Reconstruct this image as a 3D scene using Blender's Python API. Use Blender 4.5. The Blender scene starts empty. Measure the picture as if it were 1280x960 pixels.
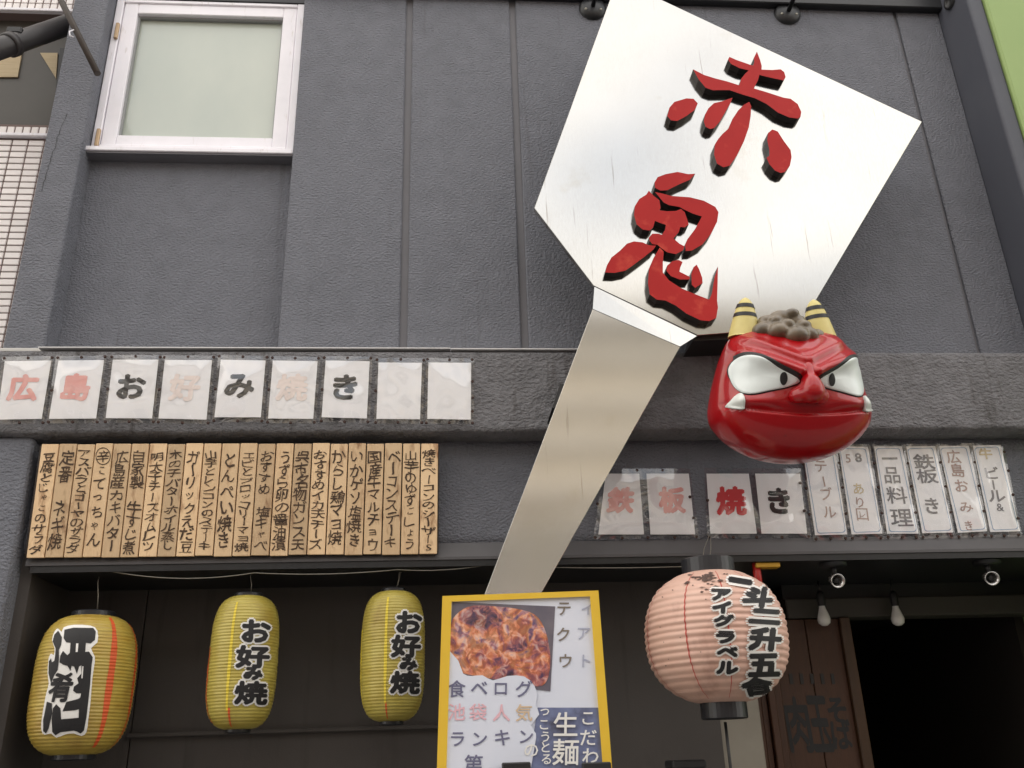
import bpy, bmesh, math, random
from mathutils import Vector, Matrix, noise
from mathutils.bvhtree import BVHTree
from mathutils.geometry import tessellate_polygon

random.seed(7)
SC = bpy.context.scene
COL = SC.collection

# ---------------------------------------------------------------- camera
F = 1120.0                     # focal length in photo pixels (photo 1280 x 960)
_Z = Vector((-86, 2711, -F)).normalized()
_X = Vector((14800, 30, -F)).normalized()
_X = (_X - _X.dot(_Z) * _Z).normalized()
_Y = _Z.cross(_X)
R3 = Matrix((_X, _Y, _Z))      # camera space -> world
CAM = Vector((0.0, -3.9, 1.5))
cd = bpy.data.cameras.new('camera')
cd.sensor_width = 36.0
cd.lens = F / 1280 * 36.0
cd.clip_start = 0.05
cd.clip_end = 400
co = bpy.data.objects.new('camera', cd)
COL.objects.link(co)
co.matrix_world = Matrix.Translation(CAM) @ R3.to_4x4()
SC.camera = co

# ---------------------------------------------------------------- world, sun, exposure
SUN_EL, SUN_AZ = math.radians(52), math.radians(18)   # behind the shop, over its roof
w = bpy.data.worlds.new('World'); SC.world = w; w.use_nodes = True
nt = w.node_tree
sky = nt.nodes.new('ShaderNodeTexSky'); sky.sky_type = 'NISHITA'; sky.sun_disc = False
sky.sun_elevation = SUN_EL; sky.sun_rotation = SUN_AZ
sky.air_density = 1.6; sky.dust_density = 5.0; sky.ozone_density = 0.6
wtc = nt.nodes.new('ShaderNodeTexCoord')                # thin high cloud over the whole sky
wmp = nt.nodes.new('ShaderNodeMapping'); wmp.inputs['Scale'].default_value = (1, 1, 2.2)
wno = nt.nodes.new('ShaderNodeTexNoise'); wno.inputs['Scale'].default_value = 2.3; wno.inputs['Detail'].default_value = 6; wno.inputs['Roughness'].default_value = .55
wmr = nt.nodes.new('ShaderNodeMapRange'); wmr.inputs[1].default_value = .34; wmr.inputs[2].default_value = .60; wmr.inputs[3].default_value = .25; wmr.inputs[4].default_value = 1.0
wmx = nt.nodes.new('ShaderNodeMix'); wmx.data_type = 'RGBA'; wmx.inputs[7].default_value = (8.7, 8.2, 7.5, 1)
nt.links.new(wtc.outputs['Generated'], wmp.inputs[0]); nt.links.new(wmp.outputs[0], wno.inputs['Vector']); nt.links.new(wno.outputs[0], wmr.inputs[0])
nt.links.new(wmr.outputs[0], wmx.inputs[0]); nt.links.new(sky.outputs[0], wmx.inputs[6]); nt.links.new(wmx.outputs[2], nt.nodes['Background'].inputs[0])
nt.nodes['Background'].inputs[1].default_value = 0.12
sd = bpy.data.lights.new('sun', 'SUN'); sd.energy = 3.2; sd.angle = math.radians(0.6); sd.color = (1.0, .94, .84)
so = bpy.data.objects.new('sun', sd); COL.objects.link(so)
so.location = (0, 20, 30)
_dir = Vector((math.sin(SUN_AZ) * math.cos(SUN_EL), math.cos(SUN_AZ) * math.cos(SUN_EL), math.sin(SUN_EL)))
so.rotation_euler = _dir.to_track_quat('Z', 'Y').to_euler()
SC.view_settings.view_transform = 'Standard'
SC.view_settings.look = 'None'
SC.view_settings.gamma = 1.0
SC.view_settings.use_curve_mapping = False
SC.view_settings.exposure = 1.4

# ---------------------------------------------------------------- helpers
def ray(x, y):
    return R3 @ Vector(((x - 640) / F, -(y - 480) / F, -1))
def P(x, y, Y=0.0):                       # photo pixel -> point on the plane Y = const
    d = ray(x, y); return CAM + d * ((Y - CAM.y) / d.y)
def PZ(x, y, z):                          # photo pixel -> point at height z
    d = ray(x, y); return CAM + d * ((z - CAM.z) / d.z)
def PP(x, y, pt, nrm):                    # photo pixel -> point on any plane
    d = ray(x, y); return CAM + d * ((pt - CAM).dot(nrm) / d.dot(nrm))
def depth_of(p):
    return -(R3.transposed() @ (p - CAM)).z

MATS = {}
def S(c):                                 # sRGB 0-255 -> linear
    return tuple(((v / 255) / 12.92 if v / 255 <= .04045 else ((v / 255 + .055) / 1.055) ** 2.4) for v in c)
def mat(name, col, rough=.6, metal=0.0, var=None, bump=None, spec=.5, coat=0.0, coat_rough=.05, rnd=None):
    """var=(scale,(sx,sy,sz),other colour,contrast); bump=(scale,(sx,sy,sz),strength,distance,detail); rnd=random value shift per object"""
    if name in MATS: return MATS[name]
    m = bpy.data.materials.new(name); m.use_nodes = True; n = m.node_tree; b = n.nodes['Principled BSDF']
    b.inputs['Base Color'].default_value = (*col, 1)
    b.inputs['Roughness'].default_value = rough; b.inputs['Metallic'].default_value = metal
    b.inputs['Specular IOR Level'].default_value = spec
    b.inputs['Coat Weight'].default_value = coat; b.inputs['Coat Roughness'].default_value = coat_rough
    tc = n.nodes.new('ShaderNodeTexCoord')
    def nz(scale, st, detail=4, rgh=.55):
        mp = n.nodes.new('ShaderNodeMapping'); mp.inputs['Scale'].default_value = st
        n.links.new(tc.outputs['Object'], mp.inputs[0])
        t = n.nodes.new('ShaderNodeTexNoise'); t.inputs['Scale'].default_value = scale
        t.inputs['Detail'].default_value = detail; t.inputs['Roughness'].default_value = rgh
        n.links.new(mp.outputs[0], t.inputs['Vector']); return t
    last = None
    if var:
        vs = var if isinstance(var, list) else [var]
        prev = None
        for sc_, st, oc, con, *cen in vs:
            t = nz(sc_, st, 6, .6)
            r = n.nodes.new('ShaderNodeMapRange'); ce = cen[0] if cen else .5; r.inputs[1].default_value = ce - con; r.inputs[2].default_value = ce + con
            n.links.new(t.outputs[0], r.inputs[0])
            mx = n.nodes.new('ShaderNodeMix'); mx.data_type = 'RGBA'
            n.links.new(r.outputs[0], mx.inputs[0])
            if prev is None: mx.inputs[6].default_value = (*col, 1)
            else: n.links.new(prev, mx.inputs[6])
            mx.inputs[7].default_value = (*oc, 1); prev = mx.outputs[2]
        last = prev
    if rnd:
        oi = n.nodes.new('ShaderNodeObjectInfo')
        r = n.nodes.new('ShaderNodeMapRange'); r.inputs[3].default_value = 1 - rnd; r.inputs[4].default_value = 1 + rnd
        n.links.new(oi.outputs['Random'], r.inputs[0])
        hs = n.nodes.new('ShaderNodeHueSaturation'); n.links.new(r.outputs[0], hs.inputs['Value'])
        if last is None: hs.inputs['Color'].default_value = (*col, 1)
        else: n.links.new(last, hs.inputs['Color'])
        last = hs.outputs[0]
    if last is not None: n.links.new(last, b.inputs['Base Color'])
    if bump:
        sc_, st, sg, ds, dt = bump
        t = nz(sc_, st, dt)
        bp = n.nodes.new('ShaderNodeBump'); bp.inputs['Strength'].default_value = sg; bp.inputs['Distance'].default_value = ds
        n.links.new(t.outputs[0], bp.inputs['Height']); n.links.new(bp.outputs[0], b.inputs['Normal'])
    MATS[name] = m; return m

def film_material():
    m = bpy.data.materials.new('clear_film'); m.use_nodes = True; n = m.node_tree
    n.nodes.remove(n.nodes['Principled BSDF'])
    out = n.nodes['Material Output']
    tr = n.nodes.new('ShaderNodeBsdfTransparent'); tr.inputs[0].default_value = (.99, .99, .99, 1)
    gl = n.nodes.new('ShaderNodeBsdfGlossy'); gl.inputs['Roughness'].default_value = .05
    lw = n.nodes.new('ShaderNodeLayerWeight'); lw.inputs['Blend'].default_value = .5
    pw_ = n.nodes.new('ShaderNodeMath'); pw_.operation = 'POWER'; pw_.inputs[1].default_value = 3.5
    fr = n.nodes.new('ShaderNodeMath'); fr.operation = 'MULTIPLY_ADD'; fr.inputs[1].default_value = .8; fr.inputs[2].default_value = .11
    n.links.new(lw.outputs['Facing'], pw_.inputs[0]); n.links.new(pw_.outputs[0], fr.inputs[0])
    mx = n.nodes.new('ShaderNodeMixShader')
    n.links.new(fr.outputs[0], mx.inputs[0]); n.links.new(tr.outputs[0], mx.inputs[1]); n.links.new(gl.outputs[0], mx.inputs[2])
    n.links.new(mx.outputs[0], out.inputs[0]); MATS['film'] = m; return m

def obj(name, verts, faces, m, parent=None, smooth=False, mats=None, fm=None):
    me = bpy.data.meshes.new(name); me.from_pydata([tuple(v) for v in verts], [], faces)
    if mats:
        for q in mats: me.materials.append(q)
        if fm: me.polygons.foreach_set('material_index', fm)
    else: me.materials.append(m)
    if smooth: me.polygons.foreach_set('use_smooth', [True] * len(me.polygons))
    me.update()
    return link(name, me, parent)
def link(name, me, parent=None, loc=None):
    o = bpy.data.objects.new(name, me); COL.objects.link(o)
    if loc is not None: o.location = loc
    if parent is not None:
        o.parent = parent; o.matrix_parent_inverse = wm(parent).inverted()
    return o
WM = {}
def wm(o):
    return WM.get(o.name, Matrix.Identity(4)) if o.type == 'EMPTY' else (wm(o.parent) @ o.matrix_parent_inverse @ o.matrix_basis if o.parent else o.matrix_basis.copy())
def thing(name, label, cat, loc, group=None):
    o = bpy.data.objects.new(name, None); COL.objects.link(o); o.location = loc
    o.empty_display_size = .05
    WM[o.name] = Matrix.Translation(loc)
    return tag(o, label, cat, group)
def tag(o, label, cat, group=None):
    o['label'] = label; o['category'] = cat
    if group: o['group'] = group
    return o
def struct(o):
    o['kind'] = 'structure'; return o
def bmobj(name, bm, m, parent=None, smooth=False, mats=None):
    me = bpy.data.meshes.new(name)
    bmesh.ops.recalc_face_normals(bm, faces=bm.faces)
    bm.to_mesh(me); bm.free()
    for q in (mats or [m]): me.materials.append(q)
    if smooth: me.polygons.foreach_set('use_smooth', [True] * len(me.polygons))
    return link(name, me, parent)
def boxbm(x0, x1, y0, y1, z0, z1, bev=0.0, bm=None, seg=1):
    b = bmesh.new()
    r = bmesh.ops.create_cube(b, size=1)
    for v in b.verts:
        v.co = Vector(((x0 + x1) / 2 + v.co.x * (x1 - x0), (y0 + y1) / 2 + v.co.y * (y1 - y0), (z0 + z1) / 2 + v.co.z * (z1 - z0)))
    if bev: bmesh.ops.bevel(b, geom=b.edges[:], offset=bev, segments=seg, affect='EDGES', profile=.5)
    if bm is None: return b
    me = bpy.data.meshes.new('tmp'); b.to_mesh(me); b.free(); bm.from_mesh(me); bpy.data.meshes.remove(me); return bm
def box(name, x0, x1, y0, y1, z0, z1, m, parent=None, bev=0.0, seg=1):
    return bmobj(name, boxbm(x0, x1, y0, y1, z0, z1, bev, None, seg), m, parent)
def prism(name, front, off, m, parent=None, bev=0.0, mats=None):
    """front: list of world points (planar), off: offset vector to the back face; mats=(face,side)"""
    bm = bmesh.new()
    f = [bm.verts.new(p) for p in front]; k = [bm.verts.new(p + off) for p in front]
    n = len(f)
    bm.faces.new(f); bm.faces.new(list(reversed(k))).material_index = 1 if mats else 0
    for i in range(n):
        q = bm.faces.new((f[i], f[(i + 1) % n], k[(i + 1) % n], k[i]))
        if mats: q.material_index = 1
    if bev:
        bmesh.ops.bevel(bm, geom=bm.edges[:], offset=bev, segments=1, affect='EDGES')
    return bmobj(name, bm, m, parent, mats=mats)
def tube(name, pts, r, m, parent=None, n=8, cap=True):
    bm = bmesh.new(); rings = []
    pts = [Vector(p) for p in pts]; rs = r if isinstance(r, (list, tuple)) else [r] * len(pts)
    ref = None
    for i, p in enumerate(pts):
        t = (pts[min(i + 1, len(pts) - 1)] - pts[max(i - 1, 0)]).normalized()
        if ref is None: ref = t.orthogonal().normalized()
        ref = (ref - ref.dot(t) * t).normalized(); b2 = t.cross(ref)
        rings.append([bm.verts.new(p + (ref * math.cos(a) + b2 * math.sin(a)) * rs[i]) for a in [2 * math.pi * j / n for j in range(n)]])
    for a, b in zip(rings, rings[1:]):
        for j in range(n): bm.faces.new((a[j], a[(j + 1) % n], b[(j + 1) % n], b[j])).smooth = True
    if cap: bm.faces.new(rings[0]); bm.faces.new(rings[-1])
    return bmobj(name, bm, m, parent)
def lathe(name, prof, c, m, parent=None, n=32, axis=Vector((0, 0, 1)), smooth=True, cap=True):
    """prof: list of (radius, along axis)"""
    axis = axis.normalized(); u = axis.orthogonal().normalized(); v = axis.cross(u)
    vs, fs = [], []
    for r, h in prof:
        for j in range(n):
            a = 2 * math.pi * j / n
            vs.append(c + axis * h + (u * math.cos(a) + v * math.sin(a)) * r)
    for i in range(len(prof) - 1):
        for j in range(n):
            fs.append((i * n + j, i * n + (j + 1) % n, (i + 1) * n + (j + 1) % n, (i + 1) * n + j))
    if cap: fs.append(tuple(range(n))); fs.append(tuple((len(prof) - 1) * n + j for j in range(n)))
    return obj(name, vs, fs, m, parent, smooth=smooth)
def sag(a, b, drop, n=12):
    return [a.lerp(b, i / n) - Vector((0, 0, drop * 4 * (i / n) * (1 - i / n))) for i in range(n + 1)]

# ---------------------------------------------------------------- lettering (built-in font)
_tc = bpy.data.curves.new('glyph', 'FONT'); _tc.resolution_u = 2
_to = bpy.data.objects.new('glyph', _tc); COL.objects.link(_to)
GL = {}
def glyph(ch, bold=0.0):
    k = (ch, bold)
    if k in GL: return GL[k]
    _tc.body = ch; _tc.offset = bold
    dg = bpy.context.evaluated_depsgraph_get(); dg.update()
    me = bpy.data.meshes.new_from_object(_to.evaluated_get(dg))
    vs = [(v.co.x, v.co.y) for v in me.vertices]; fs = [tuple(p.vertices) for p in me.polygons]
    bpy.data.meshes.remove(me)
    xs = [v[0] for v in vs] or [0]; ys = [v[1] for v in vs] or [0]
    cx, cy = (min(xs) + max(xs)) / 2, (min(ys) + max(ys)) / 2
    GL[k] = ([(x - cx, y - cy) for x, y in vs], fs, max(xs) - min(xs), max(ys) - min(ys)); return GL[k]
EM = max(glyph('国')[2:]) / .9
def put(out, ch, cx, cy, w_, h_=None, bold=0.0, rot=0.0, shear=0.0, wob=0.0, fit=False, nb=6):
    """append a glyph to out=(verts,faces) in photo-pixel space (y down); w_,h_ = em size, or the exact box when fit"""
    h_ = h_ or w_
    vs, fs, gw, gh = glyph(ch, 0.0)
    if ch == 'ー' and rot == 0: rot = math.pi / 2
    sx, sy = ((w_ / gw, h_ / gh) if fit else (w_ / EM, h_ / EM))
    c, s = math.cos(rot), math.sin(rot); ph = random.random() * 50
    # heavier strokes: the glyph laid a few times, each a tenth of a millimetre above the last
    offs = [(0, 0)] if bold <= 0 else [(math.cos(a) * bold, math.sin(a) * bold) for a in [2 * math.pi * (k + .5) / nb for k in range(nb)]]
    for lay, (ox, oy) in enumerate(offs):
        b = len(out[0])
        for x, y in vs:
            x, y = x + ox, y + oy
            x, y = x * c - y * s, x * s + y * c
            X, Y = x * sx, -y * sy
            if wob:
                X += wob * noise.noise(Vector((X * .12, Y * .12, ph))); Y += wob * noise.noise(Vector((X * .12, Y * .12, ph + 9)))
            out[0].append((cx + X + shear * Y, cy + Y, lay))
        out[1].extend(tuple(b + i for i in f) for f in fs)
def letters(name, out, mapf, m, parent):
    vs = []
    for q in out[0]:
        p = mapf(q[0], q[1]); vs.append(p + (CAM - p).normalized() * (.0001 * q[2] if len(q) > 2 else 0))
    return obj(name, vs, out[1], m, parent)
def poly2d(out, pts):
    b = len(out[0]); out[0].extend(pts)
    out[1].extend(tuple(b + i for i in t) for t in tessellate_polygon([[Vector((x, y, 0)) for x, y in pts]]))
def smooth_poly(pts, k=3):
    n = len(pts); r = []
    for i in range(n):
        p0, p1, p2, p3 = [pts[(i + j - 1) % n] for j in range(4)]
        for s in range(k):
            t = s / k
            q = []
            for a in range(2):
                q.append(.5 * (2 * p1[a] + (p2[a] - p0[a]) * t + (2 * p0[a] - 5 * p1[a] + 4 * p2[a] - p3[a]) * t * t + (3 * p1[a] - p0[a] - 3 * p2[a] + p3[a]) * t ** 3))
            r.append(tuple(q))
    return r
def wrap(name, out, bvh, lift, m, parent, step=5.0):
    """cut a flat pixel-space shape into small pieces and lay it on a curved body"""
    bm = bmesh.new(); vs = [bm.verts.new((q[0], q[1], q[2] if len(q) > 2 else 0)) for q in out[0]]
    for f in out[1]:
        try: bm.faces.new([vs[i] for i in f])
        except ValueError: pass
    for ax in (0, 1):
        lo = min(v.co[ax] for v in bm.verts); hi = max(v.co[ax] for v in bm.verts); t = lo + step
        while t < hi:
            pc = [0, 0, 0]; pc[ax] = t; no = [0, 0, 0]; no[ax] = 1
            bmesh.ops.bisect_plane(bm, geom=bm.verts[:] + bm.edges[:] + bm.faces[:], plane_co=pc, plane_no=no, dist=1e-5)
            t += step
    dead = []
    for v in bm.verts:
        d = ray(v.co.x, v.co.y).normalized()
        h = bvh.ray_cast(CAM, d)
        if h[0] is None: dead.append(v)
        else: l_ = lift + v.co.z * .0001; v.co = h[0] + h[1] * (l_ if h[1].dot(d) < 0 else -l_)
    bmesh.ops.delete(bm, geom=dead, context='VERTS')
    return bmobj(name, bm, m, parent)

# ---------------------------------------------------------------- materials
STUC = (70, (1, 1, 1.5), .75, .022, 3)
grey = mat('grey_stucco', S((117, 119, 127)), .8, var=[(1.1, (1, 1, .6), S((103, 105, 112)), .2), (9, (1, 1, 1), S((125, 127, 135)), .3), (2.6, (5, 5, .3), S((97, 97, 102)), .09, .70)], bump=STUC, spec=.35)
grey2 = mat('beam_stucco', S((122, 121, 124)), .82, var=[(2.2, (1, 1, 1), S((104, 103, 105)), .2), (14, (1, 1, 1), S((136, 135, 138)), .25), (3, (5, 5, .5), S((88, 84, 82)), .08, .66)], bump=(54, (1, 1, 1.6), .85, .032, 4), spec=.3)
smooth_grey = mat('smooth_grey_paint', S((116, 115, 120)), .6, var=(5, (1, 1, 1), S((104, 103, 107)), .3), bump=(60, (1, 1, 1), .2, .003, 3))
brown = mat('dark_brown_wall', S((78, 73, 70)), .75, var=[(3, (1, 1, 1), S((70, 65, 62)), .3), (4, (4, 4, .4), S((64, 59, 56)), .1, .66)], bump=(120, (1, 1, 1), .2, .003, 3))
black = mat('black_paint', S((34, 33, 34)), .5)
blackm = mat('black_metal', S((40, 41, 44)), .42, var=(20, (1, 1, 1), S((28, 29, 31)), .3))
white_al = mat('white_aluminium', S((246, 243, 249)), .35, var=[(7, (1, 1, 1), S((234, 232, 238)), .3), (6, (5, 5, .8), S((206, 200, 196)), .07, .68)])
glassm = mat('wired_frosted_glass', S((186, 192, 180)), .35, var=(3, (1, 1, .5), S((172, 180, 170)), .3), spec=.6, coat=1.0, coat_rough=.02)
paper = mat('white_paper', S((250, 249, 252)), .6, var=(12, (1, 1, .4), S((240, 239, 240)), .3))
film = film_material()
nailm = mat('rusty_nail', S((74, 44, 34)), .7, var=(200, (1, 1, 1), S((40, 30, 28)), .3))
ink = mat('black_ink', S((30, 29, 31)), .6)
ink_red = mat('red_ink', S((205, 62, 66)), .6)
ink_pink = mat('faded_pink_ink', S((234, 166, 160)), .7, var=(14, (1, 1, 1), S((240, 196, 190)), .12, .6))
ink_faint = mat('faint_pink_ink', S((245, 231, 225)), .7)
ink_grey = mat('grey_marker', S((120, 118, 122)), .7)
ink_brown = mat('faded_brown_marker', S((176, 150, 142)), .7)
ink_ochre = mat('faded_ochre_marker', S((214, 196, 158)), .7)
pale_blue = mat('pale_blue_print', S((150, 176, 206)), .6)
steel = mat('brushed_steel', (.57, .552, .52), .13, 1.0, var=[(1.6, (1, 1, 1), (.51, .485, .44), .18), (60, (6, 1, .6), (.585, .57, .54), .3), (2.4, (1, 1, 1), (.50, .46, .39), .07, .68), (70, (1, 1, .6), (.22, .20, .18), .015, .74), (5, (9, 1, .35), (.36, .33, .29), .04, .70)], bump=(90, (14, 1, .25), .04, .002, 3))
sign_red = mat('sign_red_paint', S((180, 38, 36)), .5, spec=.2, var=[(6, (1, 1, 1), S((166, 30, 30)), .3), (9, (1, 1, 1), S((196, 70, 56)), .08, .66)])

# ================================================================= SETTING
ground = struct(box('ground', -60, 60, -60, 60, -.3, 0, mat('asphalt', (.06, .06, .062), .9, var=(8, (1, 1, 1), (.045, .045, .046), .3), bump=(150, (1, 1, 1), .4, .004, 3))))
struct(box('pavement', -14, 14, -2.2, -.02, .004, .12, mat('pavement_concrete', (.3, .29, .28), .85, var=(6, (1, 1, 1), (.24, .235, .23), .3)), bev=.01))

# heights and widths read off the photograph
XE = P(1228, 0, -.26).x - .003
YB = -.12                                  # front of the concrete beam
ZBT = P(640, 437, YB).z; ZBB = P(640, 541, YB).z
XL = -2.035; XR = P(1190, 80).x            # ends of the facade
YLOW = .42                                 # recessed wall below the ledge
bld = thing('restaurant_building', 'dark grey stucco restaurant front with a thick concrete beam and a recessed entrance', 'building', (0.4, 0.6, 0))
# --- upper wall: panels with recessed grooves
YR = .10                                   # window bay
xa = P(347, 433).x
g1 = (P(504, 220).x - .002, P(512.5, 220).x); g2 = (P(644.2, 220).x, P(652.8, 220).x); g3 = (P(1166, 215).x, P(1170.5, 215).x)
ZT = 8.8
zeave = P(900, 6, -.02).z
def wallpanel(x0, x1): return box('wall_panel', x0, x1, 0, .3, ZBT - .1, ZT, grey, bld, bev=.006)
wallpanel(xa, g1[0]); wallpanel(g1[1], g2[0]); wallpanel(g2[1], g3[0]); wallpanel(g3[1], XR)
for a, b in (g1, g2, g3):
    box('groove', a - .004, b + .004, .018, .28, ZBT - .08, ZT - .05, smooth_grey, bld)
xpl = P(93, 0, -.03).x; xpr = P(136, 0, -.03).x   # left pilaster front edges
xpl = (xpl + P(2, 430, -.03).x) / 2; xpr = (xpr + P(55.5, 433, -.03).x) / 2
box('pilaster', xpl, xpr, -.03, .32, ZBT - .02, ZT, grey, bld, bev=.012, seg=2)
# window bay wall with an opening
wx0, wx1 = P(146, 30, YR - .02).x, P(377, 60, YR - .02).x
wz0, wz1 = P(240, 193, YR - .02).z, P(260, 3, YR - .02).z
bm = boxbm(xpr - .02, wx0, YR, .3, ZBT - .05, ZT)
boxbm(wx0, wx1 + .0, YR, .3, ZBT - .05, wz0, bm=bm); boxbm(wx0, wx1, YR, .3, wz1, ZT, bm=bm); boxbm(wx1, xa + .05, YR, .298, ZBT - .05, ZT, bm=bm)
bmobj('window_bay_wall', bm, grey, bld)
# the window itself
fw = .058
def frame_bm(x0, x1, z0, z1, fwid, y0, y1, bev=.004):
    bm = bmesh.new()
    boxbm(x0, x0 + fwid, y0, y1, z0, z1, bev, bm); boxbm(x1 - fwid, x1, y0, y1, z0, z1, bev, bm)
    boxbm(x0 + fwid, x1 - fwid, y0 + .001, y1, z1 - fwid, z1, bev, bm); boxbm(x0 + fwid, x1 - fwid, y0 + .001, y1, z0, z0 + fwid, bev, bm); return bm
win = bmobj('window', frame_bm(wx0 - .01, wx1 + .005, wz0, wz1, .04, YR - .045, YR + .12), white_al, bld)
bmobj('sash', frame_bm(wx0 + .033, wx1 - .038, wz0 + .03, wz1 - .033, .075, YR - .035, YR + .03), white_al, win)
box('pane', wx0 + .10, wx1 - .105, YR + .012, YR + .018, wz0 + .10, wz1 - .10, glassm, win)
bm = bmesh.new()
wirex0, wirex1, wirez0, wirez1 = wx0 + .105, wx1 - .11, wz0 + .105, wz1 - .105
# glass beading
bmobj('glazing_bead', frame_bm(wx0 + .107, wx1 - .112, wz0 + .104, wz1 - .107, .010, YR - .012, YR + .011, .002), mat('grey_gasket', S((150, 152, 152)), .6), win)
bm.free()
bm = boxbm(wx0 - .05, wx1 + .01, YR - .085, YR + .02, wz0 - .03, wz0 - .004, .003)
bmobj('sill', bm, white_al, win)
box('sill_drip', wx0 - .045, wx1 + .006, YR - .075, YR - .002, wz0 - .040, wz0 - .0305, smooth_grey, win)
for zz in (P(148, 30).z, P(126, 164).z):
    box('hinge', wx0 + .012, wx0 + .032, YR - .062, YR - .044, zz - .06, zz + .05, mat('brass_hinge', S((176, 150, 120)), .45, .6), win, bev=.004)
box('room_behind_window', wx0 - .05, wx1 + .05, YR + .125, YR + .3, wz0 - .05, wz1 + .05, mat('room_dark', S((120, 122, 118)), .9), bld)
# dark conduit / eave along the top
box('eave_board', xa + .002, XR + .05, -.05, -.001, zeave, zeave + .12, blackm, bld, bev=.006)
box('eave_board', xpr - .01, xa, YR - .05, YR - .001, P(250, 1, YR - .05).z, P(250, 1, YR - .05).z + .1, blackm, bld, bev=.006)
# right pilaster: shade of its side painted into the navy grey; narrow front
xq0 = XR; YQ = -.26
xq1 = P(1228, 0, YQ).x
box('pilaster', xq0, xq1, YQ, .3, ZBT - .02, ZT, mat('shaded_navy_grey', S((80, 82, 90)), .6, var=(4, (1, 1, 1), S((72, 74, 84)), .3)), bld, bev=.012, seg=2)
lathe('drain_hole', [(.05, 0), (.05, .012), (.034, .012), (.034, .002)], Vector((xq0 - .001, -.13, P(1191, 6, -.1).z)), black, bld, n=20, axis=Vector((-1, 0, 0)))
# --- beam, flashing, ledge
def rough_beam(name, x0, x1, y0, y1, z0, z1, m, amp, nx, nz):
    bm = bmesh.new(); ny = 6; ring = []
    zs = [z0 + (z1 - z0) * i / nz for i in range(nz + 1)]
    prof = [(y0, z) for z in zs] + [(y0 + (y1 - y0) * (i + 1) / ny, z1) for i in range(ny)]
    prof = [(y0 + (y1 - y0) * (ny - i) / ny, z0) for i in range(ny)] + prof
    rows = []
    for i in range(nx + 1):
        x = x0 + (x1 - x0) * i / nx; r = []
        for (y, z) in prof:
            nz_ = noise.noise(Vector((x * 9, y * 9, z * 9))) * amp + noise.noise(Vector((x * 30, y * 30, z * 30))) * amp * .5
            corner = amp * 1.6 if (y == y0 and z in (z0, z1)) else 0
            yy = y + (nz_ + corner if y < y1 - 1e-6 else 0)
            zz = z + (nz_ * .9 if z in (z0, z1) else 0) + (corner if z == z0 else -corner if z == z1 else 0)
            r.append(bm.verts.new((x, yy, zz)))
        rows.append(r)
    for a, b in zip(rows, rows[1:]):
        for j in range(len(prof) - 1): bm.faces.new((a[j], b[j], b[j + 1], a[j + 1])).smooth = True
    bm.faces.new(rows[0]); bm.faces.new(rows[-1])
    return bmobj(name, bm, m, bld)
rough_beam('beam', -3.2, XE, YB, .3, ZBB, ZBT, grey2, .006, 340, 24)
zf = ZBT + .003
flash = mat('dull_flashing', S((214, 212, 212)), .5)
box('flashing', xpr + .02, P(590, 437, YB).x - .1, YB - .006, YB + .10, zf - .001, zf + .004, flash, bld)
box('flashing', P(590, 437, YB).x - .098, P(725, 437, YB).x, YB - .006, YB + .10, zf - .004, zf + .001, flash, bld)
box('pilaster_cap', xpl - .2, xpr + .005, -.06, .0, ZBT + .012, ZBT + .032, mat('pale_stone_strip', S((196, 194, 190)), .7), bld, bev=.004)
# wall band behind the menus
ZLT = P(620, 678, -.006).z; ZLB = P(620, 698.5, -.036).z
rough_beam('menu_wall', -1.9, XE, 0.0, .3, ZLT - .02, ZBB + .02, grey, .002, 60, 8)
# sloping ledge
xl0 = P(30, 703, -.05).x
bm = bmesh.new()
sec = [(.0, ZLT + .002), (-.006, ZLT), (-.036, ZLB + .012), (-.036, ZLB), (YLOW, ZLB), (YLOW, ZLT + .002)]
ra = [bm.verts.new((xl0, y, z)) for y, z in sec]; rb = [bm.verts.new((XE, y, z)) for y, z in sec]
for i in range(len(sec)): bm.faces.new((ra[i], ra[(i + 1) % len(sec)], rb[(i + 1) % len(sec)], rb[i]))
bm.faces.new(ra); bm.faces.new(rb)
bmobj('ledge', bm, mat('ledge_paint', S((90, 88, 90)), .6, var=(5, (1, 1, 1), S((78, 76, 78)), .3)), bld)
# left lower pilaster: grey front, dark brown return
xlp = P(42, 548, -.09).x
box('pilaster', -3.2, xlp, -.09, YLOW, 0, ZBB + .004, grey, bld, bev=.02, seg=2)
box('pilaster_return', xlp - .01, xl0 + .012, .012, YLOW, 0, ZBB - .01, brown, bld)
# recessed lower wall, left and middle
xpost0 = P(900, 900, YLOW - .06).x
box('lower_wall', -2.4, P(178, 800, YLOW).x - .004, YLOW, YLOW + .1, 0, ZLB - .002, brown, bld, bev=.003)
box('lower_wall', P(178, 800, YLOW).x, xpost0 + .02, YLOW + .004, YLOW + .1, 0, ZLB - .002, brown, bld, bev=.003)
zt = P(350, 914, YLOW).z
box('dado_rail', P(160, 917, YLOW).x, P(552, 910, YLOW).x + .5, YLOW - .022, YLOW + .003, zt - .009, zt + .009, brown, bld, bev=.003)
# soffit slab
box('soffit', xl0 + .02, XE, -.03, 1.1, ZLB - .028, ZLB - .0005, blackm, bld)
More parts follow.
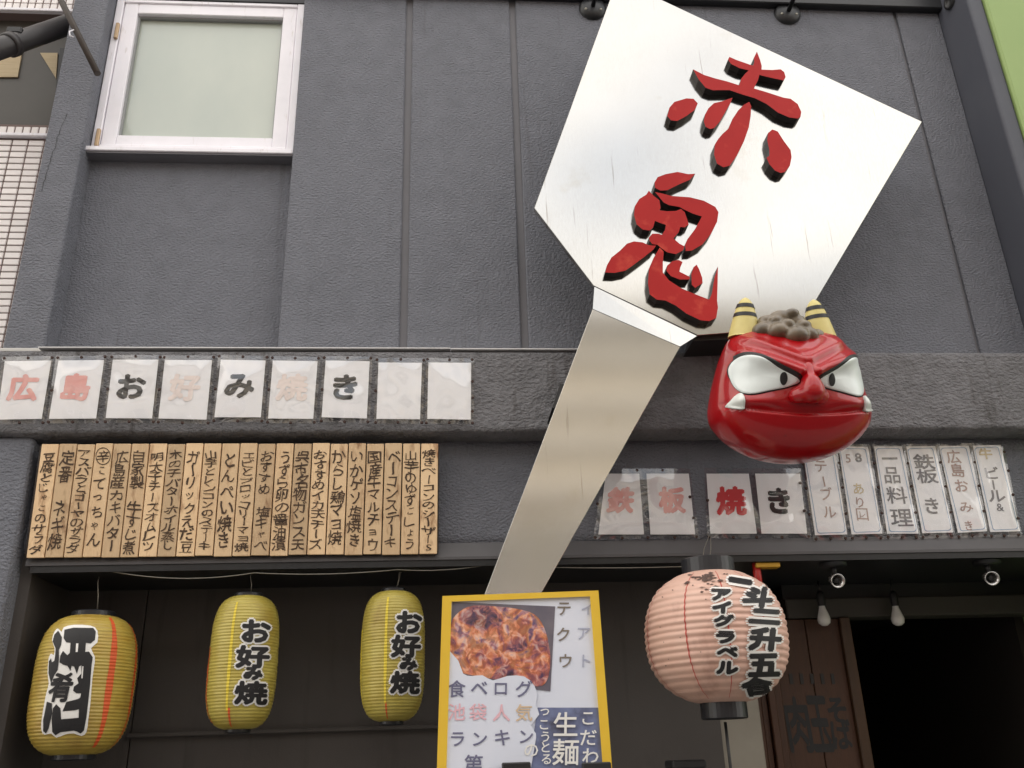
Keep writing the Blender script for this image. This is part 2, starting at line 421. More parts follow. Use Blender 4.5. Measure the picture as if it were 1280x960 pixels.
# entrance: white post, timber frame, lintel, interior
YD = YLOW + .12
xp1 = P(945, 920, YD).x
box('door_post', xpost0, xp1, YD - .10, YD + .05, 0, ZLB - .03, mat('cream_post', S((150, 144, 132)), .7, var=(5, (1, 1, 1), S((134, 127, 116)), .3)), bld, bev=.006)
wood_dk = mat('dark_timber', S((66, 38, 22)), .55, var=[(6, (6, 6, .4), S((46, 26, 15)), .25), (40, (8, 8, .5), S((76, 45, 26)), .3)], bump=(60, (8, 8, .4), .2, .003, 4))
xs_ = [945, 953, 962, 972, 983]
for a, b, yy in zip(xs_, xs_[1:], (0, .02, .0, .03)):
    box('door_jamb', P(a, 920, YD).x + .003, P(b, 920, YD).x - .001, YD - .05 + yy, YD + .06, 0, ZLB - .03, wood_dk, bld, bev=.004)
zl0, zl1 = P(1150, 772, YD + .1).z, P(1150, 748, YD + .1).z
box('lintel', P(985, 760, YD).x, XE, YD + .02, YD + .16, zl0, zl1, mat('lintel_paint', S((68, 64, 59)), .7), bld, bev=.006)
box('transom_panel', P(985, 760, YD).x, XE, YD + .05, YD + .16, zl1 + .001, ZLB - .03, black, bld)
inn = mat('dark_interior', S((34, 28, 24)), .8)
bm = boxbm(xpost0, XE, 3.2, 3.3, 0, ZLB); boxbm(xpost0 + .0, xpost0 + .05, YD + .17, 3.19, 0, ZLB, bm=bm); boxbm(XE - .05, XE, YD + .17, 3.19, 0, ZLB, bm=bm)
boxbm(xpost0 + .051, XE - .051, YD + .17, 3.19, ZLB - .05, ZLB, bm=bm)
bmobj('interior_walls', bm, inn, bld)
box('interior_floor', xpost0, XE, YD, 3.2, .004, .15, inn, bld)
# building body above/behind
box('building_body', -2.03, 3.2, .31, 9, ZLB + .01, ZT - .01, smooth_grey, bld)
# hairline cracks
def crack(pts, Y, wid):
    vs, fs = [], []
    for i, (x, y) in enumerate(pts):
        p = P(x, y, Y); ww = wid * (.4 + random.random())
        vs += [p + Vector((-ww, 0, 0)), p + Vector((ww, 0, ww))]
        if i: fs.append((2 * i - 2, 2 * i - 1, 2 * i + 1, 2 * i))
    obj('crack', vs, fs, black, bld)
def jag(a, b, n, j): return [(a[0] + (b[0] - a[0]) * i / n + random.uniform(-j, j), a[1] + (b[1] - a[1]) * i / n + random.uniform(-j, j) * .6) for i in range(n + 1)]
crack(jag((84, 142), (74, 168), 6, 1) + jag((72, 172), (62, 205), 9, 1.2) + jag((61, 208), (51, 240), 8, 1.2), -.0325, .0017)
crack(jag((553, 91), (592, 91.5), 9, .3), -.0012, .0009)
crack(jag((510, 82), (600, 80), 14, 1.0) + jag((604, 76), (628, 66), 6, 1), -.0012, .0008)
crack(jag((655, 37), (676, 33), 5, .5), -.0012, .0008)

# ---------------------------------------------------------------- neighbours and the street behind the camera
tile_wall_Y = .22
nb = thing('tiled_building', 'building clad in small white tiles with a dark window band, beyond left pilaster', 'building', (-4.2, .6, 0))
xe = xpl + .06
grout = mat('tile_grout', S((120, 104, 100)), .9)
zd0, zd1 = P(40, 156, tile_wall_Y).z, P(40, 17, tile_wall_Y).z
box('wall', -9, xe, tile_wall_Y, 9, 0, zd0 - .001, grout, nb); box('wall', -9, xe, tile_wall_Y, 9, zd1, ZT + .2, grout, nb)
th = (P(10, 181, tile_wall_Y).z - P(10, 257.5, tile_wall_Y).z) / 10.0
tw = P(24 + 20.6, 233, tile_wall_Y).x - P(24, 233, tile_wall_Y).x
tm = bpy.data.meshes.new('tile')
b = boxbm(-tw / 2 + .0035, tw / 2 - .0035, -.006, .002, -th / 2 + .003, th / 2 - .003, .0025); b.to_mesh(tm); b.free()
tm.materials.append(mat('white_glazed_tile', S((240, 234, 232)), .3, rnd=.07, spec=.5))
z = P(10, 175, tile_wall_Y).z - th / 2; xj = P(24, 233, tile_wall_Y).x
nr = 0
while z > P(0, 445, tile_wall_Y).z and nr < 60:
    for c in range(-6, 8):
        xc = xj + (c + .5) * tw
        if xc + tw / 2 > xe - .0: continue
        if xc < P(-20, 300, tile_wall_Y).x - .1: continue
        link('tile', tm, nb, Vector((xc, tile_wall_Y, z)))
    z -= th; nr += 1
# short upright tiles above the strip, and the ones at the top of the frame
tm2 = bpy.data.meshes.new('small_tile')
b = boxbm(-tw / 4 + .003, tw / 4 - .003, -.006, .002, -th * .55, th * .55, .0025); b.to_mesh(tm2); b.free(); tm2.materials.append(MATS['white_glazed_tile'])
for c in range(-12, 14):
    xc = xj + (c + .5) * tw / 2
    if xe - .02 > xc > P(-20, 160, tile_wall_Y).x - .1:
        link('tile', tm2, nb, Vector((xc, tile_wall_Y, P(20, 163, tile_wall_Y).z)))
        for k in range(6):
            link('tile', tm2, nb, Vector((xc, tile_wall_Y, P(20, 8, tile_wall_Y).z + k * th * 1.2)))
zs1 = P(20, 172, tile_wall_Y).z
box('ledge_strip', -9, xe, tile_wall_Y - .03, tile_wall_Y, zs1 - .008, zs1 + .012, white_al, nb, bev=.003)
box('ledge_strip', -9, xe, tile_wall_Y - .03, tile_wall_Y, zd1 - .004, zd1 + .016, white_al, nb, bev=.003)
wd = box('window', -9, xe, tile_wall_Y + .06, tile_wall_Y + .2, zd0, zd1, mat('dark_bronze_panel', S((78, 74, 68)), .5, var=(3, (1, 1, 1), S((66, 62, 57)), .3)), nb)
beige_refl = mat('beige_painted_reflection', S((190, 172, 140)), .7, var=(30, (.2, 1, 3), S((168, 150, 118)), .3))  # beige reflections in the dark window glass, painted on as flat panels
def px_panel(name, pts, Y, th_, m, par): return prism(name, [P(x, y, Y) for x, y in pts], Vector((0, th_, 0)), m, par)
px_panel('pane', [(-30, 60), (29, 56), (22, 96), (-30, 96)], tile_wall_Y + .05, .009, beige_refl, wd)
px_panel('pane', [(50, 66), (72, 66), (70, 98)], tile_wall_Y + .05, .009, beige_refl, wd)
px_panel('mullion', [(75, 60), (82, 60), (72, 156), (65, 156)], tile_wall_Y + .045, .014, black, wd)
# green neighbour
gb = thing('green_building', 'smooth pale green painted wall of the neighbouring building at upper right', 'building', (5.5, .6, 0))
box('wall', xq1 + .002, 12, YQ - .02, 9, 0, ZT + .3, mat('green_paint', S((150, 172, 108)), .6, var=(1.5, (1, 1, 1), S((136, 162, 98)), .3), bump=(40, (1, 1, 1), .1, .003, 3)), gb, bev=.01)
box('parapet_cap', xq1 + .002, 12, YQ - .05, 9, ZT + .31, ZT + .42, smooth_grey, gb)
# houses across the street: only seen mirrored in the steel and the plastic, and they send light back
ob = thing('opposite_building', 'cream building across the street, seen only mirrored in the steel spatula', 'building', (0, -14, 0))
cream = mat('cream_render', (.46, .40, .32), .8, var=(.5, (1, 1, 1), (.34, .30, .25), .3))
YO = -10.5
box('wall', -13, 13, YO - 6, YO, 4.9, 8.3, cream, ob)
box('lower_wall', -13, 13, YO - 6, YO + .02, 0, 4.899, mat('grey_render', (.17, .16, .145), .8, var=(.6, (1, 1, 1), (.13, .125, .115), .3)), ob)
box('cornice', -13.1, 13.1, YO - 6, YO + .35, 8.301, 8.6, mat('cornice_grey', (.35, .34, .33), .8), ob)
for zf_ in (3.1, 5.2, 6.0, 6.7, 7.5): box('string_course', -13, 13, YO + .001, YO + .16, zf_, zf_ + .28, MATS['cornice_grey'], ob)  # upper courses added for the bands they mirror in the handle
for zf_ in (3.6,):
    for k in range(9):
        xw = -11.2 + k * 2.8
        wo = box('window', xw - .7, xw + .7, YO + .001, YO + .05, zf_, zf_ + 1.3, white_al, ob)
        box('pane', xw - .62, xw + .62, YO + .051, YO + .06, zf_ + .08, zf_ + 1.22, mat('dark_glass', (.03, .035, .04), .05, coat=1), wo)
box('shop_canopy', -13, 13, YO + .001, YO + 1.0, 2.55, 2.75, mat('canopy_red', (.25, .05, .04), .7), ob)

# ================================================================= STEEL SPATULA SIGN
YS = -.34; YH = -.350
sg = thing('spatula_sign', 'giant brushed steel spatula sign with two raised red brush characters', 'sign', P(660, 738, YH))
blade_px = [(772, -26), (1152.5, 152), (1000, 409), (872, 419), (742, 357), (668, 260)]
bl = prism('blade', [P(x, y, YS) for x, y in blade_px], Vector((0, .03, 0)), steel, sg, bev=.0015)
nk = [P(743, 358.5, YS + .002), P(871, 420, YS + .002), P(850, 433, YH), P(741, 386, YH)]
nrm = (nk[1] - nk[0]).cross(nk[3] - nk[0]).normalized()
if nrm.y < 0: nrm = -nrm
prism('neck', nk, nrm * .006, steel, sg)
prism('handle', [P(x, y, YH) for x, y in [(741, 386.5), (850, 433.5), (652, 785), (588, 790)]], Vector((0, .018, 0)), steel, sg, bev=.001)
prism('bracket', [P(x, y, YS + .032) for x, y in [(880, 380), (985, 380), (985, 421), (866, 426)]], Vector((0, abs(YS) - .032 - .13, 0)), black, sg)
prism('bracket', [P(x, y, YH + .02) for x, y in [(700, 480), (760, 480), (750, 510), (690, 510)]], Vector((0, abs(YH) - .02 - .125, 0)), black, sg)
prism('bracket', [P(x, y, YS + .032) for x, y in [(850, 130), (930, 130), (930, 200), (850, 200)]], Vector((0, abs(YS) - .034, 0)), black, sg)
YC = YS - .04
blk_side = mat('sign_black_edge', S((26, 22, 24)), .5)
def zs(pts, s, ox, oy): return [(ox + x / s, oy + y / s) for x, y in pts]
AKA = [
 [(712,25),(735,85),(746,125),(745,152),(820,155),(880,150),(905,170),(915,205),(900,228),(820,212),(730,190),(720,225),(690,285),(760,305),(900,350),(950,358),(1000,395),(1025,450),(1020,485),(1000,498),(940,490),(860,455),(780,395),(700,355),(600,325),(520,297),(460,297),(400,298),(350,280),(300,220),(262,150),(340,190),(420,215),(500,235),(588,263),(602,215),(630,180),(655,158),(590,142),(530,112),(508,82),(518,62),(570,85),(685,125),(694,98),(690,70)],
 [(130,380),(215,355),(265,358),(295,390),(275,435),(215,480),(150,515),(105,510),(80,480),(95,420)],
 [(540,350),(525,390),(490,450),(450,520),(410,565),(380,572),(350,555),(338,520),(345,470),(370,425),(410,388),(460,378)],
 [(658,380),(672,410),(668,480),(655,560),(620,660),(570,760),(520,830),(475,842),(430,815),(410,750),(415,680),(440,640),(470,605),(510,570),(540,500),(580,440),(620,400)],
 [(820,575),(838,580),(860,590),(905,660),(950,720),(957,770),(945,830),(910,875),(880,882),(840,865),(800,820),(780,775),(800,760),(800,720),(785,650),(790,600)]]
ONI = [
 [(590,55),(560,90),(500,115),(430,150),(390,152),(360,135),(357,105),(375,75),(420,58),(490,45),(550,58)],
 [(325,152),(350,180),(385,207),(392,250),(385,265),(430,270),(480,268),(508,257),(530,275),(545,320),(553,345),(530,362),(505,360),(495,390),(465,425),(500,455),(528,470),(521,492),(480,515),(430,505),(395,480),(375,462),(345,458),(330,440),(325,420),(345,398),(380,398),(400,405),(418,375),(422,348),(385,335),(360,325),(350,360),(330,380),(290,375),(255,345),(240,290),(245,240),(270,200),(310,175)],
 [(360,160),(400,168),(450,182),(560,190),(640,210),(705,245),(723,275),(715,330),(680,400),(630,460),(570,495),(535,497),(532,460),(545,430),(590,370),(628,300),(580,285),(530,262),(500,245),(440,235),(410,220),(387,192)],
 [(366,466),(340,466),(320,462),(290,448),(240,442),(200,455),(160,495),(110,535),(85,580),(75,620),(130,622),(190,610),(240,575),(300,530),(350,490)],
 [(387,478),(410,500),(405,560),(405,620),(440,665),(510,710),(580,740),(670,775),(685,740),(700,650),(720,585),(718,680),(715,780),(720,820),(710,880),(670,898),(620,893),(540,855),(480,810),(420,780),(370,775),(330,745),(320,680),(325,600),(350,540)],
 [(495,548),(518,560),(505,590),(500,615),(530,630),(560,645),(555,660),(500,660),(450,640),(425,610),(430,580),(460,555)],
 [(598,575),(612,600),(630,650),(632,680),(590,708),(570,690),(568,630),(580,590)]]
for polys, s, ox, oy in ((AKA, 5.645, 820, 60), (ONI, 4.572, 740, 205)):
    for pl in polys:
        prism('raised_stroke', [P(x, y, YC) for x, y in zs(pl, s, ox, oy)], Vector((0, .0395, 0)), sign_red, sg, mats=[sign_red, blk_side])

# ================================================================= ONI HEAD
HY = -.46
hc0 = P(981, 495, HY)
HS = 101.5 / F * depth_of(hc0)
oni = thing('demon_head', 'glossy red horned demon head with angry white eyes, mounted below steel spatula blade', 'sculpture', hc0 + Vector((0, .2, -.5 * HS)))
# local frame: x right, d forward (towards the street), z up
vdir = (CAM - hc0).normalized()
az = math.atan2(vdir.x, -vdir.y); el = math.asin(vdir.z)
yawh = az + math.radians(22); pit = el + math.radians(5)
fwd = Vector((math.sin(yawh) * math.cos(pit), -math.cos(yawh) * math.cos(pit), math.sin(pit))).normalized()
rgt = Vector((0, 0, 1)).cross(-fwd).normalized() * -1
if rgt.x < 0: rgt = -rgt
upv = rgt.cross(-fwd).normalized()
if upv.z < 0: upv = -upv
# tip the roll a little so the mouth runs level in the picture
_roll = Matrix.Rotation(math.radians(-1.5), 3, fwd)
rgt = _roll @ rgt; upv = _roll @ upv
def HW(x, d, z): return hc0 + (rgt * x + fwd * d + upv * z) * HS
HWID = [(.84, 0), (.83, .3), (.80, .48), (.75, .62), (.65, .71), (.48, .79), (.26, .86), (.04, .915), (-.18, .955), (-.30, .955), (-.41, .915), (-.56, .79), (-.70, .59), (-.80, .33), (-.84, 0)]
def outline(nth):
    half = smooth = []
    pts = [(wd_, z_) for z_, wd_ in HWID] + [(-wd_, z_) for z_, wd_ in reversed(HWID[1:-1])]
    sp = smooth_poly(pts, 8)
    # resample by angle about the centre
    an = [(math.atan2(z_, x_) % (2 * math.pi), math.hypot(x_, z_)) for x_, z_ in sp]; an.sort()
    rs = []
    for i in range(nth):
        a = 2 * math.pi * i / nth
        k = 0
        while k < len(an) and an[k][0] < a: k += 1
        a0, r0 = an[k - 1]; a1, r1 = an[k % len(an)]
        da = (a1 - a0) % (2 * math.pi); t = ((a - a0) % (2 * math.pi)) / da if da > 1e-9 else 0
        rs.append(r0 + (r1 - r0) * t)
    return rs
NTH = 200
ORAD = outline(NTH)
def orad(a):
    a = (a % (2 * math.pi)) / (2 * math.pi) * NTH; i = int(a) % NTH; return ORAD[i] + (ORAD[(i + 1) % NTH] - ORAD[i]) * (a - int(a))
def sst(a, b, x):
    t = max(0, min(1, (x - a) / (b - a))); return t * t * (3 - 2 * t)
def gs(x, z, cx, cz, sx, sz): return math.exp(-((x - cx) / sx) ** 2 - ((z - cz) / sz) ** 2)
def segd(x, z, a, b):
    ax, az_ = a; bx, bz = b; t = max(0, min(1, ((x - ax) * (bx - ax) + (z - az_) * (bz - az_)) / ((bx - ax) ** 2 + (bz - az_) ** 2)))
    return math.hypot(x - ax - t * (bx - ax), z - az_ - t * (bz - az_)), t
EYE = smooth_poly([(-.805, .14), (-.80, .29), (-.71, .395), (-.55, .375), (-.355, .24), (-.115, .095), (-.2, .03), (-.42, -.02), (-.64, -.06), (-.76, .0)], 5)
EC = (-.6, .16)
def inside(x, z, poly):
    c = False; n = len(poly)
    for i in range(n):
        x0, z0 = poly[i]; x1, z1 = poly[i - 1]
        if (z0 > z) != (z1 > z) and x < (x1 - x0) * (z - z0) / (z1 - z0) + x0: c = not c
    return c
def mouthz(x): return -.30 + .13 * x * x
def feat(x, z):
    ax = -math.sqrt(x * x + .0012); f = 0.0
    zm = mouthz(x)
    # jaw shelf: the lower jaw stands proud of the upper face along a sharp line
    f += .05 * (1 - sst(zm - .012, zm + .004, z)) * sst(-1.0, -.30, z) * (1 - .5 * sst(.75, 1.0, abs(x)))
    f += -.02 * math.exp(-((z - zm - .02) / .05) ** 2) * (1 if z > zm else 0)
    # cheeks round the mouth corner
    f += .05 * gs(ax, z, -.62, -.14, .25, .07)
    # eye hollow and brow
    dd, t = segd(ax, z, (-.80, .50), (-.12, .20))
    f += (.09 + .06 * t) * math.exp(-(dd / .08) ** 2)
    dd, t = segd(ax, z, (-.55, .62), (-.06, .36)); f += .06 * math.exp(-(dd / .06) ** 2)
    f -= .07 * gs(ax, z, -.55, .14, .30, .16)
    # bridge running down from the brows; the nose itself is a part of its own
    dd, t = segd(x, z, (0, .40), (0, .0)); f += (.03 + .05 * t) * math.exp(-(dd / .10) ** 2)
    return f
DF, DB = .72, .50
def hsurf(x, z, extra=0.0):
    a = math.atan2(z, x); s = min(1.0, math.hypot(x, z) / orad(a))
    d = DF * max(0, 1 - s ** 2.9) ** (1 / 2.6)
    d *= 1 - .34 * sst(.25, .85, z)
    return d + feat(x, z) * sst(1.0, .93, s) + extra
bm = bmesh.new(); NT = 110; rows = []
for i in range(NT + 1):
    tt = i / NT * math.pi / 2; s = math.sin(tt) ** .8
    row = []
    for j in range(NTH):
        a = 2 * math.pi * j / NTH; r = ORAD[j] * s
        x, z = r * math.cos(a), r * math.sin(a)
        row.append(bm.verts.new(HW(x, hsurf(x, z), z)))
        if i == 0: break
    rows.append(row)
for i in range(1, 14):                       # rounded back
    tt = i / 13 * math.pi / 2; s = math.cos(tt) ** .6; d = -DB * math.sin(tt)
    rows.append([bm.verts.new(HW(ORAD[j] * max(s, .02) * math.cos(2 * math.pi * j / NTH), d, ORAD[j] * max(s, .02) * math.sin(2 * math.pi * j / NTH))) for j in range(NTH)])
for j in range(NTH): bm.faces.new((rows[0][0], rows[1][j], rows[1][(j + 1) % NTH]))
for a, b in zip(rows[1:], rows[2:]):
    for j in range(NTH): bm.faces.new((a[j], b[j], b[(j + 1) % NTH], a[(j + 1) % NTH]))
bm.faces.new(rows[-1])
oni_red = mat('oni_red_lacquer', S((176, 8, 20)), .34, spec=.25, var=[(3, (1, 1, 1), S((156, 6, 16)), .3), (22, (1, 1, 1), S((130, 12, 16)), .06, .70)], bump=(16, (1, 1, 1), .16, .012, 2), coat=.75, coat_rough=.07)
bmobj('head', bm, oni_red, oni, smooth=True)
eye_white = mat('eye_white_gloss', S((236, 244, 243)), .35, coat=.5, coat_rough=.08)
def patch(name, poly, lift, bulge, m, par, mirror=1, nr=10):
    cx = sum(p[0] for p in poly) / len(poly); cz = sum(p[1] for p in poly) / len(poly)
    vs, fs = [], []; n = len(poly)
    base = [hsurf(x, z) for x, z in poly]
    vs.append(HW(mirror * cx, hsurf(cx, cz) + lift + bulge, cz))
    for i in range(1, nr + 1):
        s = i / nr
        for k, (x, z) in enumerate(poly):
            px, pz = cx + (x - cx) * s, cz + (z - cz) * s
            d = max(hsurf(px, pz), 0) + lift + bulge * (1 - s * s)
            vs.append(HW(mirror * px, d, pz))
    # skirt back into the head
    for k, (x, z) in enumerate(poly): vs.append(HW(mirror * x, base[k] - .05, z))
    for k in range(n): fs.append((0, 1 + k, 1 + (k + 1) % n))
    for i in range(nr):
        for k in range(n): fs.append((1 + i * n + k, 1 + (i + 1) * n + k, 1 + (i + 1) * n + (k + 1) % n, 1 + i * n + (k + 1) % n))
    return obj(name, vs, fs, m, par, smooth=True)
def grow(poly, g, up=0):
    n = len(poly); r = []
    ar = sum(poly[i][0] * poly[(i + 1) % n][1] - poly[(i + 1) % n][0] * poly[i][1] for i in range(n))
    for i in range(n):
        tx = poly[(i + 1) % n][0] - poly[i - 1][0]; tz = poly[(i + 1) % n][1] - poly[i - 1][1]; l = math.hypot(tx, tz)
        nx, nz = (tz / l, -tx / l) if ar > 0 else (-tz / l, tx / l)
        k = g * (1.0 if nz > -.1 else .35) * (.2 if poly[i][0] < -.74 else 1)
        r.append((poly[i][0] + nx * k, poly[i][1] + nz * k))
    return r
def eye_d(x, z):
    cx = sum(p[0] for p in EYE) / len(EYE); cz = sum(p[1] for p in EYE) / len(EYE)
    lo, hi = 0.0, 1.0
    for _ in range(20):
        m_ = (lo + hi) / 2
        if m_ > 1e-3 and inside(cx + (x - cx) / m_, cz + (z - cz) / m_, EYE): hi = m_
        else: lo = m_
    return hsurf(x, z) + .018 + .055 * (1 - hi * hi)
for mr in (1, -1):
    e = patch('eye', EYE, .018, .055, eye_white, oni, mr)
    patch('eye_outline', grow(EYE, .042), .006, .03, black, e, mr)
    pup = [(-.285 + .042 * math.cos(a), .11 + .075 * math.sin(a)) for a in [2 * math.pi * k / 24 for k in range(24)]]
    vs_ = [HW(mr * -.285, eye_d(-.285, .11) + .009, .11)] + [HW(mr * x, eye_d(x, z) + .008, z) for x, z in pup]
    obj('pupil', vs_, [(0, 1 + k, 1 + (k + 1) % 24) for k in range(24)], black, e, smooth=True)
# fangs
FANG = smooth_poly([(-.875, -.20), (-.79, -.235), (-.715, -.235), (-.715, -.16), (-.72, -.075), (-.745, -.045), (-.79, -.075), (-.835, -.13)], 3)
for mr in (1, -1): patch('fang', FANG, .05, .035, mat('fang_white', S((228, 232, 228)), .3, coat=.6), oni, mr, 5)
# horns: banded cones
horn_y = mat('horn_yellow', S((226, 212, 140)), .45, var=(8, (1, 1, 1), S((206, 190, 120)), .3))
for mr in (1, -1):
    prof = []
    L = .52
    for i in range(25):
        t = i / 24
        r = .175 * (1 - t) ** .75 * .82 + .06 * math.sqrt(max(0, 1 - t ** 8))
        prof.append((r * HS if i < 24 else .004, t * L * HS))
    base = HW(mr * .475 - .03, .05, .70); top = HW(mr * .43 - .045, .02, .70 + L)
    ax = (top - base)
    hn = lathe('horn', prof, base, horn_y, oni, n=28, axis=ax)
    for t0 in (.49, .72):
        r0 = .175 * (1 - t0) ** .75 * .82 + .06 + .004; t1 = t0 + .10; r1 = .175 * (1 - t1) ** .75 * .82 + .06 + .003
        lathe('horn_stripe', [(r0 * HS, t0 * L * HS), (r1 * HS, t1 * L * HS)], base, black, hn, n=28, axis=ax, cap=False)
def fused(name, balls, m, voxel, soft, squash=(1, 1, 1)):
    bm = bmesh.new()
    for (x, d, z, r) in balls:
        bmesh.ops.create_icosphere(bm, subdivisions=3, radius=r * HS, matrix=Matrix.Translation(HW(x, d, z)) @ Matrix.Diagonal((*squash, 1)))
    o = bmobj(name, bm, m, oni, smooth=True)
    md = o.modifiers.new('fuse', 'REMESH'); md.mode = 'VOXEL'; md.voxel_size = voxel
    ms = o.modifiers.new('soften', 'SMOOTH'); ms.iterations = soft; ms.factor = .6
    dgr = bpy.context.evaluated_depsgraph_get(); dgr.update()
    hm = bpy.data.meshes.new_from_object(o.evaluated_get(dgr)); o.modifiers.clear(); o.data = hm
    hm.polygons.foreach_set('use_smooth', [True] * len(hm.polygons)); return o
# broad nose: bulb, two wings and a bridge, fused
nose = [(0, hsurf(0, -.05) + .07, -.045, .155), (0, hsurf(0, 0) + .05, .05, .115)]
nose += [(sx * .135, hsurf(.135, -.09) + .035, -.085, .11) for sx in (-1, 1)]
nose += [(0, hsurf(0, .05 + k * .04) - .012 - .010 * k, .06 + k * .04, .105 - .006 * k) for k in range(7)]
fused('nose', nose, oni_red, .008, 26)
# curly tuft of hair: fused lumps
fused('hair_tuft', [(-.32, .22, .76, .14), (-.18, .34, .74, .13), (.02, .38, .68, .145), (.18, .34, .70, .12), (-.10, .18, .92, .14), (.08, .2, .87, .13), (-.43, .16, .72, .09), (.31, .24, .72, .10), (-.1, .05, .84, .17), (-.27, .17, .89, .10), (.14, .32, .82, .085), (-.08, .36, .82, .09), (.02, .26, .98, .08), (-.2, .3, .88, .07)],
      mat('hair_grey_brown', S((128, 114, 94)), .4, var=(14, (1, 1, 1), S((84, 74, 60)), .2), coat=.5, coat_rough=.12), .0055, 2, (1.1, 1, .8))
bk = HW(0, -DB + .04, -.1)
box('mount_bar', bk.x - .06, bk.x + .06, bk.y - .02, YB + .0, bk.z - .05, bk.z + .06, blackm, oni)

# ================================================================= WOODEN MENU BOARD
YM0, YM1 = -.058, -.112        # bottom and top distance: the board leans out at the top
pb, pt = P(290, 695, YM0), P(290, 555, YM1)
mn = Vector((1, 0, 0)).cross(pt - pb).normalized()
if mn.y > 0: mn = -mn
def MB(x, y, lift=0.0): return PP(x, y, pb + mn * lift, mn)
board = thing('wooden_menu_board', 'pale wooden board of 22 upright slats, each hand lettered with a dish name', 'menu board', MB(290, 697))
wood = mat('pale_wood', S((218, 186, 148)), .6, var=[(5, (5, 5, .5), S((184, 144, 104)), .18), (45, (7, 7, .35), S((228, 196, 154)), .3), (2.2, (3, 1, 1), S((230, 200, 160)), .3), (7, (3, 3, .8), S((140, 96, 62)), .08, .66)], bump=(60, (7, 7, .4), .15, .002, 4), rnd=.22)
SLATS = ['豆腐とじゃこのサラダ', '定番　ネギ焼', 'アスパラとゴーヤのサラダ', '辛こてっちゃん', '広島産カキバター', '自家製　牛すじ煮', '明太子チーズオムレツ', '木の子バターホイル蒸し', 'ガーリックえだ豆', '山芋とレンコンのステーキ', 'とんぺい焼き', 'エビとブロッコリーマヨ焼', 'おすすめ　塩キャベ', 'うずら卵の醤油漬', '呉市名物ガンス天', 'おすすめイカ天チーズ', 'からし鶏マヨ焼', 'いかゲソ塩焼き', '国産牛マルチョウ', 'ベーコンステーキ', '山芋のゆずこしょう', '焼きベーコンのシーザーS']
TL, TR, BL, BR = (51.6, 555), (548.5, 554), (32, 697), (547, 692.5)
# rail behind
wl, wr = MB(52, 560).x, MB(548, 560).x
rail = mat('dark_rail', S((60, 52, 46)), .7)
prism('backing', [MB(50, 558, -.019), MB(549, 557, -.019), MB(548, 690, -.019), MB(31, 694, -.019)], -mn * .012, rail, board)
marker = mat('brown_black_marker', S((58, 44, 34)), .7, var=(25, (1, 1, 1), S((88, 66, 48)), .2))
random.seed(5)
for i, txt in enumerate(SLATS):
    u0, u1 = i / 22, (i + 1) / 22
    lerp = lambda a, b, t: (a[0] + (b[0] - a[0]) * t, a[1] + (b[1] - a[1]) * t)
    a, b_ = lerp(TL, TR, u0), lerp(TL, TR, u1); c, d = lerp(BL, BR, u0), lerp(BL, BR, u1)
    dy0, dy1 = random.uniform(-.6, .6), random.uniform(-.7, .7); lift = random.uniform(-.0012, .0012)
    g = .8
    q = [MB(a[0] + g, a[1] + dy0, lift), MB(b_[0] - g, b_[1] + dy0, lift), MB(d[0] - g, d[1] + dy1, lift), MB(c[0] + g, c[1] + dy1, lift)]
    sl = prism('slat', q, -mn * .018, wood, board, bev=.0016)
    n = len(txt); out = ([], []); outs = [out]
    top = .045 + random.uniform(0, .03); bot = .965 + random.uniform(-.02, .015)
    if n <= 7: bot -= .04
    step = (bot - top) / n
    ht = step * 140
    for k, ch in enumerate(txt):
        if ch == '　': out = ([], []); outs.append(out); continue
        v = top + (k + .5) * step
        m0, m1 = lerp(a, b_, .5), lerp(c, d, .5); pc = lerp(m0, m1, v)
        wpx = (b_[0] - a[0]) * .80; small = .68 if ch in 'ゃょっュョャッこ' else 1.0
        put(out, ch, pc[0] + random.uniform(-1, 1), pc[1], wpx * small * random.uniform(.9, 1.06), min(ht * 1.08, wpx * 1.25) * small * random.uniform(.92, 1.05), bold=.004 + random.uniform(0, .012), nb=3, rot=(math.pi / 2 if ch == 'ー' else random.uniform(-.1, .1)), shear=(m1[0] - m0[0]) / 140 + random.uniform(-.08, .08), wob=2.4)
        if i == 3 and k == 0:
            for q_ in range(28):
                a0, a1 = 2 * math.pi * q_ / 28, 2 * math.pi * (q_ + 1) / 28
                B = len(out[0]); out[0].extend([(pc[0] + rr * 9.5 * math.cos(aa), pc[1] + rr * 11 * math.sin(aa)) for aa, rr in ((a0, 1), (a1, 1), (a1, .9), (a0, .9))]); out[1].append((B, B + 1, B + 2, B + 3))
    for o_ in outs: letters('lettering', o_, lambda x, y, l=lift: MB(x, y, l + .0015), marker, sl)

